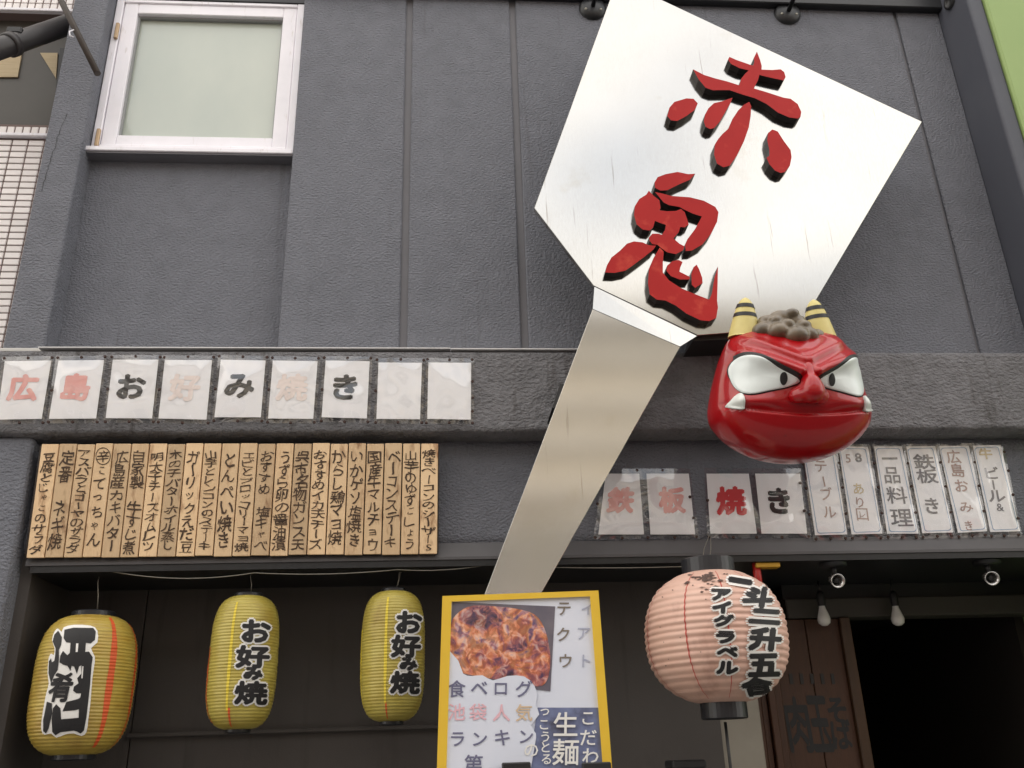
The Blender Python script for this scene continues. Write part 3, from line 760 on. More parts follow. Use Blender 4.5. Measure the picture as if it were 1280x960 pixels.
# ================================================================= LAMINATED SHEETS
nail_me = bpy.data.meshes.new('nail')
_b = bmesh.new(); bmesh.ops.create_cone(_b, cap_ends=True, segments=8, radius1=.0075, radius2=.0055, depth=.006, matrix=Matrix.Rotation(math.pi / 2, 4, 'X')); _b.to_mesh(nail_me); _b.free(); nail_me.materials.append(nailm)
def sleeve_mesh(quad, Y, amp, seed, nx=26, ny=22):
    """a slightly crumpled clear film; quad = four photo pixels tl,tr,br,bl"""
    vs, fs = [], []
    for j in range(ny + 1):
        for i in range(nx + 1):
            u, v = i / nx, j / ny
            x = (quad[0][0] * (1 - u) + quad[1][0] * u) * (1 - v) + (quad[3][0] * (1 - u) + quad[2][0] * u) * v
            y = (quad[0][1] * (1 - u) + quad[1][1] * u) * (1 - v) + (quad[3][1] * (1 - u) + quad[2][1] * u) * v
            p = P(x, y, Y)
            e = min(u, 1 - u, v, 1 - v); k = .25 + .75 * min(1, e * 5)
            nzv = noise.noise(Vector((p.x * 9 + seed * 7.1, seed * 3.3, p.z * 7))) + .35 * noise.noise(Vector((p.x * 17, seed * 5.5, p.z * 7 + seed)))
            p.y -= amp * k * (nzv + .8)
            vs.append(p)
    for j in range(ny):
        for i in range(nx): fs.append((j * (nx + 1) + i, (j + 1) * (nx + 1) + i, (j + 1) * (nx + 1) + i + 1, j * (nx + 1) + i + 1))
    return vs, fs
def bil(q, u, v):
    return ((q[0][0] * (1 - u) + q[1][0] * u) * (1 - v) + (q[3][0] * (1 - u) + q[2][0] * u) * v, (q[0][1] * (1 - u) + q[1][1] * u) * (1 - v) + (q[3][1] * (1 - u) + q[2][1] * u) * v)
SH = [0]
def sheet(label, quad, papers, Y, nails, amp=.004, group='laminated paper signs nailed to the front', cat='paper sign'):
    """quad: film corners; papers: list of (paper quad, [(char,cx,cy,w,h,mat,bold)], border)"""
    SH[0] += 1; sd_ = SH[0]
    base = P((quad[2][0] + quad[3][0]) / 2, (quad[2][1] + quad[3][1]) / 2, Y)
    t = thing('paper_sign', label, cat, base, group)
    for pq, txt, border in papers:
        pp = prism('paper', [P(x, y, Y - .003) for x, y in pq], Vector((0, .001, 0)), paper, t)
        bymat = {}
        for ch, cx, cy, w_, h_, m, bold in txt:
            o = bymat.setdefault(m.name, (([], []), m))[0]
            cxm = (pq[0][0] + pq[3][0]) / 2; sh = -((pq[3][0] - pq[0][0]) / (pq[3][1] - pq[0][1])) * -1
            put(o, ch, cx, cy, w_, h_, bold=bold, shear=sh, wob=.6 if bold < .03 else 0)
        for o, m in bymat.values(): letters('lettering', o, lambda x, y: P(x, y, Y - .0042), m, pp)
        if border:
            o = ([], []); ins = 2.2; th_ = .8
            def rr(ins):
                cor = []
                for (uu, vv, a0) in ((0, 0, math.pi), (1, 0, 1.5 * math.pi), (1, 1, 0), (0, 1, .5 * math.pi)):
                    x, y = bil(pq, uu, vv); x += ins if uu == 0 else -ins; y += ins if vv == 0 else -ins; r = 3.5
                    cx = x + (r if uu == 0 else -r); cy = y + (r if vv == 0 else -r)
                    for k in range(4):
                        an = a0 + k / 3 * math.pi / 2; cor.append((cx + r * math.cos(an), cy + r * math.sin(an)))
                return cor
            A, Bq = rr(ins), rr(ins + th_); n = len(A); o[0].extend(A + Bq)
            for k in range(n): o[1].append((k, (k + 1) % n, n + (k + 1) % n, n + k))
            letters('printed_border', o, lambda x, y: P(x, y, Y - .0042), pale_blue, pp)
    vs, fs = sleeve_mesh(quad, Y - .008, amp, sd_)
    obj('clear_sleeve', vs, fs, film, t, smooth=True)
    for u, v in nails:
        x, y = bil(quad, u, v); link('nail', nail_me, t, P(x + random.uniform(-.6, .6), y + random.uniform(-.5, .5), Y - .011))
    return t
random.seed(11)
# nine sheets on the beam: (paper tl, tr, br, bl) read off the photograph
LEFT = [((6, 451.5), (64, 450.5), (52, 523.5), (-4, 524.5), '広', ink_pink, 'faded pink 広', 'leftmost sheet on the concrete beam'),
        ((73, 450.5), (130, 450), (120, 523), (61, 523.5), '島', ink_pink, 'faded pink 島', 'second sheet from left on the beam'),
        ((141, 449.5), (198, 449.5), (190, 523), (132, 522.5), 'お', ink, 'black お', 'third sheet from left on the beam'),
        ((206, 450), (265, 450), (258, 524.5), (198, 523), '好', ink_faint, 'barely visible pink 好', 'fourth sheet from left on the beam'),
        ((276, 449.5), (332, 450.5), (326, 521.5), (268, 521.5), 'み', ink, 'black み', 'middle of nine on the beam'),
        ((341, 450.5), (397, 451.5), (391.5, 523.5), (335, 523), '焼', ink_faint, 'almost vanished pink 焼', 'fourth sheet from right on the beam'),
        ((407, 450.5), (462, 451.5), (458.5, 523), (402, 521.5), 'き', ink, 'black き', 'third sheet from right on the beam'),
        ((473, 453), (527.5, 453.5), (525, 524), (470.5, 523.5), '', ink_faint, None, 'second sheet from right on the beam'),
        ((535.5, 453), (589, 453.5), (588.5, 524.5), (534, 523.5), '', ink_faint, None, 'rightmost sheet on the beam')]
for i, (a, b_, c, d, ch, m, wt, where) in enumerate(LEFT):
    q = [(a[0] - 3, a[1] - 5.5), (b_[0] + 3.5, b_[1] - 5.5), (c[0] + 3.5, c[1] + 6), (d[0] - 3, d[1] + 6)]
    cx = (a[0] + b_[0] + c[0] + d[0]) / 4; cy = (a[1] + c[1]) / 2 - 3
    txt = [(ch, cx - 1, cy, 38, 33, m, .045)] if ch else []
    label = f'laminated white sheet with {wt} character, {where}' if wt else f'blank sun-bleached laminated white sheet, {where}'
    sheet(label, q, [((a, b_, c, d), txt, False)], YB - .012, [(.03, .02), (.5, .02), (.97, .02), (.03, .98), (.5, .98), (.97, .98)] + ([(.98, .35), (.98, .6), (.98, .8)] if i == 8 else [(.01, .5)] if i > 0 else []), amp=.006 + .005 * random.random())
# right side: two double sheets and six narrow cards, on the wall band
YW = -.008
sheet('wide laminated sheet with faded red 鉄 and 板, beside the steel spatula handle', [(748, 586), (862, 586), (874, 673), (742, 674)],
      [([(757, 592), (799, 592), (805, 668), (748, 668)], [('鉄', 776, 625, 33, 32, ink_pink, .05)], False),
       ([(808, 592), (861, 592), (869, 668), (813, 668)], [('板', 840, 625, 32, 32, ink_pink, .05)], False)], YW,
      [(.12, .02), (.42, .02), (.7, .02), (.02, .5), (.02, .97), (.27, .98), (.52, .98), (.77, .98), (.98, .97), (.97, .4), (.97, .7)], amp=.016)
sheet('wide laminated sheet with red 焼 and black き, below the demon head', [(880, 585), (1000, 586), (1014, 673), (884, 673)],
      [([(883, 592), (936, 592), (946, 667), (888, 667)], [('焼', 914, 626, 36, 35, ink_red, .05)], False),
       ([(944, 592), (1000, 592), (1009, 667), (952, 667)], [('き', 974, 626, 34, 34, ink, .05)], False)], YW,
      [(.02, .45), (.02, .97), (.25, .98), (.48, .98), (.72, .98), (.98, .97), (.98, .2), (.98, .6)], amp=.015)
NAR = [((1003, 559), (1043, 559), (1059, 668), (1019, 669), [('テ', 1026, 583, 17, 17, ink_brown, .01), ('ー', 1030, 602, 15, 15, ink_brown, .01), ('ブ', 1033, 617, 17, 17, ink_brown, .01), ('ル', 1037, 640, 17, 17, ink_brown, .01)], 'narrow blue-bordered card with faded テーブル, partly behind the demon head'),
       ((1048, 558), (1085, 558.5), (1103, 667), (1064.5, 668), [('5', 1060, 573, 15, 15, ink_brown, .01), ('8', 1073, 572, 16, 16, ink_grey, .02), ('あ', 1073, 611, 15, 15, ink_ochre, .01), ('り', 1075, 628, 15, 15, ink_brown, .01), ('口', 1078, 643, 19, 19, ink_brown, 0), ('レ', 1078, 643, 10, 10, ink_brown, 0)], 'narrow blue-bordered card reading 58 あり, beside the card half hidden by demon head'),
       ((1092.5, 558), (1127.5, 558), (1148, 667), (1109, 667), [('一', 1112, 573, 20, 20, ink_grey, .02), ('品', 1115, 594, 22, 22, ink_grey, .012), ('料', 1121, 619, 26, 22, ink_grey, .012), ('理', 1127, 647, 28, 24, ink_grey, .012)], 'narrow blue-bordered card with four grey characters 一品料理, third of the six narrow cards'),
       ((1132.5, 558), (1169, 557.5), (1191.5, 665.5), (1153, 666.5), [('鉄', 1155, 577, 27, 19, ink_grey, .018), ('板', 1159, 595, 27, 18, ink_grey, .018), ('き', 1165, 632, 22, 22, ink_grey, .018)], 'narrow blue-bordered card with dark grey 鉄板 and a lone き, fourth of six narrow cards'),
       ((1173.5, 557.5), (1211, 557), (1234, 664), (1197.5, 666), [('広', 1192, 571, 18, 17, ink_brown, .015), ('島', 1197, 588, 18, 17, ink_brown, .015), ('お', 1202, 607, 18, 17, ink_brown, .015), ('み', 1208, 634, 18, 14, ink_brown, .01), ('き', 1211, 657, 13, 13, ink_brown, .01)], 'narrow blue-bordered card with pale brown 広島お みき lettering, second narrow card from right'),
       ((1216, 557), (1251, 556), (1275, 664), (1238, 665), [('牛', 1232, 567, 17, 14, ink_ochre, .03), ('ビ', 1240, 591, 21, 17, ink_grey, .02), ('ー', 1242, 606, 14, 14, ink_grey, .02), ('ル', 1246, 620, 22, 18, ink_grey, .02), ('&', 1250, 634, 14, 13, ink_grey, .01)], 'narrow blue-bordered card reading ビール&, rightmost in its row')]
for i, (a, b_, c, d, txt, label) in enumerate(NAR):
    q = [(a[0] - 2.5, a[1] - 3), (b_[0] + 2.5, b_[1] - 3), (c[0] + 2.8, c[1] + 7), (d[0] - 2.5, d[1] + 7)]
    sheet(label, q, [((a, b_, c, d), txt, True)], YW, [(.01, .2), (.01, .45), (.01, .72), (.1, .98), (.5, .98), (.9, .98)] + ([(.99, .1), (.99, .3), (.99, .55), (.99, .8)] if i == 5 else []), amp=.009)

# ================================================================= LANTERNS
vin_y = mat('yellow_lantern_vinyl', S((168, 152, 64)), .42, var=[(2.5, (1, 1, 1), S((168, 144, 52)), .25), (9, (1, 1, 3), S((194, 180, 92)), .3), (5, (1, 1, .6), S((150, 124, 48)), .12, .64)], coat=.15, coat_rough=.3)
vin_o = mat('ochre_lantern_vinyl', S((170, 146, 58)), .42, var=[(2.5, (1, 1, 1), S((176, 134, 44)), .25), (9, (1, 1, 3), S((192, 172, 84)), .3), (5, (1, 1, .6), S((146, 112, 44)), .12, .64)], coat=.15, coat_rough=.3)
vin_p = mat('pink_lantern_paper', S((216, 176, 158)), .55, var=[(3, (1, 1, 1), S((200, 154, 136)), .25), (10, (1, 1, 2), S((222, 186, 170)), .3), (6, (1, 1, .7), S((176, 134, 118)), .1, .66)], coat=.1, coat_rough=.3)
ringm = mat('lantern_ring_plastic', S((44, 45, 50)), .35, var=(15, (1, 1, 1), S((36, 37, 41)), .3))
stripe_o = mat('orange_stripe', S((216, 92, 44)), .5)
stripe_y = mat('yellow_stripe', S((222, 198, 60)), .5)
stripe_r = mat('red_seam', S((190, 84, 74)), .6)
white_p = mat('lettering_white', S((236, 234, 230)), .5)
def lantern(label, cx, Y, y_top, y_bot, wpx, y_w, pw, ribs, amp, rt, rb_, m, ring_h, wire, group, ring_y=None):
    """cx: pixel of the axis at row y_w; y_top/y_bot: pixel rows of the body's ends"""
    c = P(cx, y_w, Y); X = c.x
    sc_ = depth_of(c) / F; Rr = wpx / 2 * sc_
    def zrow(y):
        d = ray(cx, y); return CAM.z + d.z * ((Y - CAM.y) / d.y)
    # rows follow the tilted axis
    def zax(y):
        xx = cx
        for _ in range(4):
            d = ray(xx, y); t = (Y - CAM.y) / d.y; xx += (X - (CAM.x + d.x * t)) / (t) * F * .98
        d = ray(xx, y); return CAM.z + d.z * ((Y - CAM.y) / d.y)
    zt_, zb_ = zax(y_top), zax(y_bot)
    H = zt_ - zb_; zc = (zt_ + zb_) / 2
    t = thing('paper_lantern', label, 'lantern', Vector((X, Y, zb_ - .05)), group)
    def rad(h):                       # h in -1..1
        return Rr * max(0.0, 1 - abs(h) ** pw) ** (1 / pw)
    hm = 1.0
    while rad(hm) < Rr * (rt if True else rb_): hm -= .001
    hb = -1.0
    while rad(hb) < Rr * rb_: hb += .001
    # stretch so that the cut ends sit on y_top / y_bot
    k = H / (hm - hb); z0 = zt_ - hm * k
    NS = ribs * 6; prof = []
    for i in range(NS + 1):
        h = hb + (hm - hb) * i / NS
        ph = (i % 6) / 6
        rib = i // 6; jt = noise.noise(Vector((rib * 1.7, X * 5, 2)))
        prof.append((rad(h) * (1 + .006 * jt) - amp * (1 + .6 * jt) * (abs(math.cos(math.pi * ph))) ** 3, z0 + (h + (hm - hb) / ribs * .16 * noise.noise(Vector((h * ribs * .4, X * 3, 7))) * (1 - h * h)) * k))
    o3 = Vector((X, Y, 0)); n = 72; vs, fs = [], []
    for i, (r, z) in enumerate(prof):
        for j in range(n):
            a = 2 * math.pi * j / n
            rr = r * (1 + .016 * noise.noise(Vector((math.cos(a) * 1.5 + X * 3, math.sin(a) * 1.5, z * 5)))) + .0015 * noise.noise(Vector((math.cos(a) * 8, math.sin(a) * 8 + X, z * 40)))
            vs.append(Vector((X + rr * math.cos(a), Y + rr * math.sin(a), z)))
    for i in range(len(prof) - 1):
        for j in range(n): fs.append((i * n + j, i * n + (j + 1) % n, (i + 1) * n + (j + 1) % n, (i + 1) * n + j))
    body = obj('body', vs, fs, m, t, smooth=True)
    sv = []                                    # smooth skin over the ribs, for laying on the lettering
    for i, (r, z) in enumerate(prof):
        h = hb + (hm - hb) * i / NS
        for j in range(n):
            a = 2 * math.pi * j / n
            rr = rad(h) * (1 + .016 * noise.noise(Vector((math.cos(a) * 1.5 + X * 3, math.sin(a) * 1.5, z * 5)))) + .0008
            sv.append(Vector((X + rr * math.cos(a), Y + rr * math.sin(a), z)))
    bvh = BVHTree.FromPolygons(sv, fs)
    for nm, zz, s, r in (('top_ring', zt_ - .012, 1, Rr * rt), ('bottom_ring', zb_ + .012, -1, Rr * rb_)):
        h_ = ring_h
        lathe(nm, [(r * .97, 0), (r * 1.06, s * .004), (r * 1.06, s * h_), (r * .98, s * (h_ + .004)), (r * .9, s * (h_ + .004)), (r * .9, s * .02), (.01, s * .02)], Vector((X, Y, zz)), ringm, t, n=36, smooth=False)
    def seam(ang, wid, mm, z_lo=-1, z_hi=1):
        vs_, fs_ = [], []
        k_ = 0
        for i, (r, z) in enumerate(prof):
            hh = hb + (hm - hb) * i / NS
            if not (z_lo <= hh <= z_hi): continue
            wv = wid * (.55 + .45 * (1 - abs(hh)) + .2 * noise.noise(Vector((ang, z * 9, 0))))
            for s in (-1, 0, 1):
                a = ang + s * wv / 2
                rr = r * (1 + .016 * noise.noise(Vector((math.cos(a) * 1.5 + X * 3, math.sin(a) * 1.5, z * 5)))) + .0015 * noise.noise(Vector((math.cos(a) * 8, math.sin(a) * 8 + X, z * 40))) + .0012
                vs_.append(Vector((X + rr * math.cos(a), Y + rr * math.sin(a), z)))
            if k_: fs_ += [(3 * k_ - 3, 3 * k_ - 2, 3 * k_ + 1, 3 * k_), (3 * k_ - 2, 3 * k_ - 1, 3 * k_ + 2, 3 * k_ + 1)]
            k_ += 1
        obj('stripe', vs_, fs_, mm, body, smooth=True)
    for pts, r_ in wire: tube('hanging_wire', pts(Vector((X, Y, zt_ + ring_h)), Rr * rt), r_, mat('galvanised_wire', S((150, 146, 136)), .4, .7), t, n=6)
    return t, body, bvh, seam, Vector((X, Y, zt_ + ring_h))
def outlined(out, r, n=10):
    """spread copies of a shape round a small circle: the white rim behind black lettering"""
    res = []
    for k in range(n):
        a = 2 * math.pi * k / n
        res.append(([(q[0] + r * math.cos(a), q[1] + r * math.sin(a)) for q in out[0]], out[1]))
    return res
def lantern_text(out, bvh, body, rim, bold=.7):
    for k, o in enumerate(outlined(out, rim, 10)): 
        pass
    allv, allf = [], []
    wl_ = outlined(out, rim, 10)
    for k, o in enumerate(wl_): wrap_part.append((o, .0016 + k * .00012))
    me_parts = []
    for o, l in wrap_part: me_parts.append(wrap('lettering_rim', o, bvh, l, white_p, None, 6))
    joinp('lettering_rim', me_parts, body); wrap_part.clear(); me_parts = []
    for k, o in enumerate([out] + outlined(out, bold, 6)): me_parts.append(wrap('lettering', o, bvh, .0034 + k * .00012, ink, None, 6))
    joinp('lettering', me_parts, body)
wrap_part = []
def joinp(name, obs, parent):
    bm = bmesh.new(); m = obs[0].data.materials[0]
    for o in obs:
        bm.from_mesh(o.data); me = o.data; bpy.data.objects.remove(o); bpy.data.meshes.remove(me)
    me = bpy.data.meshes.new(name); bm.to_mesh(me); bm.free(); me.materials.append(m)
    return link(name, me, parent)
YLN = .08
zsof = ZLB - .03
def hang(dx, dy=0.0):
    def f(top, r):
        e = Vector((top.x + dx, top.y + dy, zsof + .01))
        return [top + Vector((r * .15, -.0, -.02)), top.lerp(e, .4) + Vector((.006, 0, 0)), top.lerp(e, .8) - Vector((.004, 0, 0)), e]
    return f
GY = 'yellow lanterns hung under the ledge'
L1 = lantern('biggest yellow lantern, orange striped, with huge black 酒 lettering', 104.5, YLN, 771, 944, 119, 858, 3.4, 40, .0022, .42, .40, vin_o, .028, [(hang(.0), .0025)], GY)
L2 = lantern('yellow lantern with black お好み焼 lettering, middle of the three yellow ones', 304, YLN, 746, 912, 84, 830, 3.6, 42, .0018, .40, .34, vin_y, .022, [(hang(.005), .002)], GY)
L3 = lantern('yellow lantern with black お好み焼 lettering, beside the yellow-framed poster', 491, YLN, 740, 902, 80, 822, 3.6, 42, .0018, .38, .34, vin_y, .022, [(hang(.03), .002), (hang(.036), .002)], GY)
def view_ang(L, px):      # polar angle on the lantern that shows at a picture column offset px (-1..1)
    top = L[4]; d = Vector((CAM.x - top.x, CAM.y - top.y)); base = math.atan2(d.y, d.x)
    return base + math.asin(max(-1, min(1, px)))
L1[3](view_ang(L1, .48), .16, stripe_o, -.9, .93); L1[3](view_ang(L1, .95), .12, stripe_o, -.9, .9)
L2[3](view_ang(L2, -.38), .10, stripe_y, -.75, .85); L2[3](view_ang(L2, -.32), .10, stripe_o, -.97, -.70); L2[3](view_ang(L2, -.97), .12, stripe_o, -.9, .2)
L3[3](view_ang(L3, -.22), .10, stripe_y, -.75, .85); L3[3](view_ang(L3, -.2), .08, stripe_o, -.97, -.72); L3[3](view_ang(L3, -.97), .12, stripe_y, -.8, .4)
# 酒 : traced brush shape
def z4(pts): return zs(pts, 4.8, 30, 750)
o = ([], [])
poly2d(o, smooth_poly(z4([(240,165),(300,150),(400,155),(440,185),(440,255),(402,290),(425,340),(420,400),(410,470),(400,600),(385,720),(375,790),(345,815),(300,800),(250,805),(195,825),(165,800),(125,808),(108,785),(105,740),(120,640),(135,560),(150,500),(143,440),(150,350),(165,322),(180,330),(185,290),(170,240),(185,190),(205,172),(228,192)]), 2))
wrap('lettering_rim', o, L1[2], .0016, white_p, L1[1], 5)
o = ([], [])
SAKE = [[(245,180),(300,168),(415,170),(430,190),(425,240),(400,262),(372,258),(368,312),(390,310),(412,345),(405,392),(395,520),(375,700),(360,780),(340,800),(318,788),(300,782),(220,792),(190,810),(172,790),(168,720),(176,650),(195,625),(220,650),(224,715),(328,706),(330,655),(300,662),(233,668),(255,612),(325,594),(338,585),(343,560),(315,560),(296,545),(300,520),(328,500),(320,470),(345,440),(345,392),(332,398),(318,445),(302,400),(287,395),(280,425),(262,395),(240,390),(215,375),(220,335),(236,306),(262,332),(276,318),(281,258),(255,255),(240,230)],
        [(208,185),(230,225),(225,270),(212,300),(212,360),(205,420),(185,450),(165,500),(150,440),(152,370),(165,350),(170,375),(185,365),(190,330),(192,290),(175,250),(185,210)],
        [(140,610),(170,620),(172,680),(150,770),(135,800),(118,785),(118,720)]]
for p in SAKE: poly2d(o, z4(p))
wrap('lettering', o, L1[2], .0030, ink, L1[1], 5)
o = ([], []); poly2d(o, z4([(314, 262), (328, 262), (324, 312), (311, 314)])); poly2d(o, z4([(351, 398), (357, 398), (352, 470), (344, 470)]))
wrap('lettering_gap', o, L1[2], .0042, white_p, L1[1], 5)
o = ([], []); put(o, '肴', *z4([(224, 524)])[0], 27, 35, bold=.03, shear=-.22, rot=.0, fit=True)
wrap('lettering', o, L1[2], .0034, ink, L1[1], 5)
for L, ch in ((L2, [('お', 320, 789, 33, 26), ('好', 315.5, 821, 39, 26), ('み', 316, 842, 21, 14), ('焼', 313.5, 866, 38, 27)]), (L3, [('お', 511, 778, 29, 25), ('好', 507, 808, 34, 26), ('み', 510, 830, 19, 14), ('焼', 506, 853, 34, 26)])):
    out = ([], [])
    for c, x, y, w_, h_ in ch: put(out, c, x, y, w_, h_, bold=0, rot=-.03, fit=True)
    lantern_text(out, L[2], L[1], 3.9, 1.7)
# pink lantern in front of the ledge, hung from a nail between the sheets
YR_ = -.37
nailp = P(884, 667, -.02)
def two(dx):
    def f(top, r):
        a = top + Vector((dx, .03, -.02)); return [a, a.lerp(nailp, .45) + Vector((dx * .5, -.012, 0)), nailp + Vector((dx * .3, -.03, -.02)), nailp + Vector((0, .012, 0))]
    return f
L4 = lantern('big round pale pink lantern with two columns of black lettering, torn at the top', 895, YR_, 717, 879, 176, 800, 2.35, 20, .0042, .36, .30, vin_p, .065, [(two(.016), .002), (two(-.012), .002)], None)
for px in (-.93, -.38, .18, .66): L4[3](view_ang(L4, px), .022, stripe_r, -.93, .9)
out = ([], [])
for c, x, y, w_, h_, r_ in [('一', 925, 727, 26, 2.5, -.15), ('斗', 947, 747, 34, 23, -.12), ('二', 956, 771, 36, 15, -.12), ('升', 956, 799, 37, 26, -.08), ('五', 954, 831, 36, 25, .03), ('合', 946, 857, 36, 20, .18)]:
    put(out, c, x, y, w_, h_, bold=0, rot=r_, fit=True)
lantern_text(out, L4[2], L4[1], 5.2, 2.3)
out = ([], [])
for c, x, y, w_, h_ in [('ア', 901, 744, 22, 12), ('イ', 902, 759.5, 21, 13), ('グ', 904.5, 776, 23, 13), ('ラ', 906.5, 796.5, 21, 13), ('ベ', 909, 814.5, 24, 10), ('ル', 909, 834, 25, 14)]:
    put(out, c, x, y, w_, h_, bold=0, rot=-.05, fit=True)
lantern_text(out, L4[2], L4[1], 4.0, 1.6)
# torn, sooty flakes near its top
random.seed(3)
out = ([], [])
for k in range(46):
    x = random.gauss(884, 13); y = 716 + abs(random.gauss(0, 11)); wq = random.uniform(2, 9); hq = random.uniform(.5, 1.6)
    poly2d(out, [(x - wq / 2, y + random.uniform(-.5, .5)), (x - wq * .1, y - hq), (x + wq / 2, y - random.uniform(0, .6)), (x + wq * .2, y + hq * .6), (x - wq * .2, y + hq)])
for k in range(14):
    x = random.uniform(815, 960); y = random.uniform(735, 850); wq = random.uniform(1, 2.6)
    poly2d(out, [(x - wq / 2, y), (x, y - .7), (x + wq / 2, y + .2), (x, y + .8)])
wrap('torn_flakes', out, L4[2], .0012, mat('soot', S((92, 74, 68)), .8), L4[1], 6)['kind'] = 'stuff'
tube('pull_cord', [L4[4] + Vector((0, 0, -.62)), L4[4] + Vector((.004, .01, -.80)), L4[4] + Vector((0, .02, -1.05))], .006, black, L4[0], n=8)

# wire strung under the ledge between the lanterns
YWR = -.02
pts = []
for a, b_, dr in (((128, 712), (318, 716), .03), ((318, 716), (497, 712), .012), ((497, 712), (610, 706), .012), ((610, 706), (860, 708), .01)):
    seg = sag(P(*a, YWR), P(*b_, YWR), dr, 14); pts += seg if not pts else seg[1:]
tag(tube('strung_wire', pts, .0022, MATS['galvanised_wire'], None, n=6), 'thin wire sagging under the ledge from lantern to lantern', 'wire')

# ================================================================= YELLOW FRAMED POSTER
YPo = -.47
pst = thing('framed_poster', 'yellow framed poster with a food photograph, standing in front of the spatula handle', 'poster', Vector((P(655, 960, YPo).x, YPo + .05, 0)))
yel = mat('yellow_frame', S((236, 196, 62)), .45, var=(6, (1, 1, 1), S((226, 184, 52)), .3))
O = [(553, 745), (748, 738), (776, 1100), (541.5, 1104)]; I = [(564.5, 752), (737.5, 745.5), (763, 1088), (554, 1092)]
bm = bmesh.new()
def pv(lst, Y): return [bm.verts.new(P(x, y, Y)) for x, y in lst]
of, if_, ob_, ib = pv(O, YPo - .012), pv(I, YPo - .012), pv(O, YPo + .02), pv(I, YPo + .02)
for k in range(4):
    j = (k + 1) % 4
    for q in ((of[k], of[j], if_[j], if_[k]), (of[k], of[j], ob_[j], ob_[k]), (if_[k], if_[j], ib[j], ib[k]), (ob_[k], ob_[j], ib[j], ib[k])): bm.faces.new(q)
bmobj('frame', bm, yel, pst)
YF = YPo
pq = lambda pts, Y, nm, m, par: prism(nm, [P(x, y, Y) for x, y in pts], Vector((0, .0008, 0)), m, par)
sheetp = mat('poster_paper', S((232, 234, 244)), .45, var=(3, (1, 1, 1), S((218, 224, 240)), .3), coat=.4, coat_rough=.12)
pr_ = prism('print', [P(x, y, YF) for x, y in [(562, 751), (739, 744.5), (764, 1090), (553, 1093)]], Vector((0, .015, 0)), sheetp, pst)
def food_material():
    m = bpy.data.materials.new('food_photo'); m.use_nodes = True; n = m.node_tree; b = n.nodes['Principled BSDF']
    tc = n.nodes.new('ShaderNodeTexCoord')
    def N(sc_, det, off):
        mp = n.nodes.new('ShaderNodeMapping'); mp.inputs['Location'].default_value = off; n.links.new(tc.outputs['Object'], mp.inputs[0])
        t = n.nodes.new('ShaderNodeTexNoise'); t.inputs['Scale'].default_value = sc_; t.inputs['Detail'].default_value = det; t.inputs['Distortion'].default_value = .8; n.links.new(mp.outputs[0], t.inputs[0]); return t
    def ramp(src, st):
        r = n.nodes.new('ShaderNodeValToRGB'); n.links.new(src, r.inputs[0]); e = r.color_ramp.elements
        while len(e) > 1: e.remove(e[-1])
        e[0].position = st[0][0]; e[0].color = (*S(st[0][1]), 1)
        for p_, c in st[1:]: q = e.new(p_); q.color = (*S(c), 1)
        return r
    a = ramp(N(11, 7, (0, 0, 0)).outputs[0], [(.30, (60, 44, 64)), (.40, (104, 76, 118)), (.45, (176, 100, 110)), (.50, (214, 124, 82)), (.56, (236, 168, 128)), (.62, (132, 104, 152)), (.7, (84, 66, 96))])
    c2 = ramp(N(34, 5, (4, 0, 2)).outputs[0], [(.38, (44, 34, 30)), (.46, (128, 74, 50)), (.53, (216, 132, 96)), (.64, (250, 216, 196))])
    mx = n.nodes.new('ShaderNodeMix'); mx.data_type = 'RGBA'; mx.inputs[0].default_value = .45
    n.links.new(a.outputs[0], mx.inputs[6]); n.links.new(c2.outputs[0], mx.inputs[7]); n.links.new(mx.outputs[2], b.inputs['Base Color'])
    b.inputs['Roughness'].default_value = .4; b.inputs['Coat Weight'].default_value = .5; b.inputs['Coat Roughness'].default_value = .1; return m
bgm = mat('photo_plate_grey', S((92, 88, 104)), .4, var=(14, (1, 1, 1), S((120, 112, 120)), .3), coat=.4)
pq([(565.5, 752.5), (694, 758), (688, 864), (560, 850)], YF - .002, 'photo', bgm, pr_)
fp = [(563, 800), (564, 778), (575, 764), (592, 757), (620, 758), (646, 761), (668, 768), (680, 784), (686, 806), (688, 828), (684, 850), (672, 858), (640, 852), (600, 846), (572, 838), (562, 818)]
pq(smooth_poly(fp, 3), YF - .0035, 'food_picture', food_material(), pr_)
bl2 = mat('dark_blue_print', S((104, 112, 150)), .4, var=[(9, (1, 1, 1), S((70, 66, 74)), .12), (22, (1, 1, 1), S((124, 134, 170)), .2)], coat=.4)
pq([(672, 884.5), (751.5, 884.5), (764, 1060), (646, 1060)], YF - .002, 'photo', bl2, pr_)
cloud = [(560, 816), (573, 826), (579, 842), (590, 845), (603, 844), (616, 850.5), (634, 845), (655, 845.5), (668, 857), (671.5, 871), (669.5, 881), (674, 893), (664, 906.5), (670, 917), (668, 927), (655, 938), (647.5, 946), (646.5, 1060), (555, 1060)]
pq(smooth_poly(cloud[:-2], 2)[:-6] + cloud[-2:], YF - .0055, 'caption_card', sheetp, pr_)
ink_slate = mat('slate_print', S((112, 112, 140)), .5); ink_rose = mat('rose_print', S((232, 186, 196)), .5); ink_tan = mat('tan_print', S((216, 190, 160)), .5)
def ptxt(lst, m, Y, bold=.012):
    for c, x, y, w_ in lst:
        out = ([], []); put(out, c, x, y, w_, w_, bold=bold, shear=-.02)
        letters('lettering', out, lambda x, y: P(x, y, Y), m, pr_)
ptxt([('食', 571, 861, 22), ('ベ', 599, 860, 22), ('ロ', 626, 861, 20), ('グ', 655, 861, 22)], ink_slate, YF - .0072)
ptxt([('ラ', 572, 924, 21), ('ン', 600, 924, 21), ('キ', 628, 922, 22), ('ン', 658, 921, 20)], ink_slate, YF - .0072)
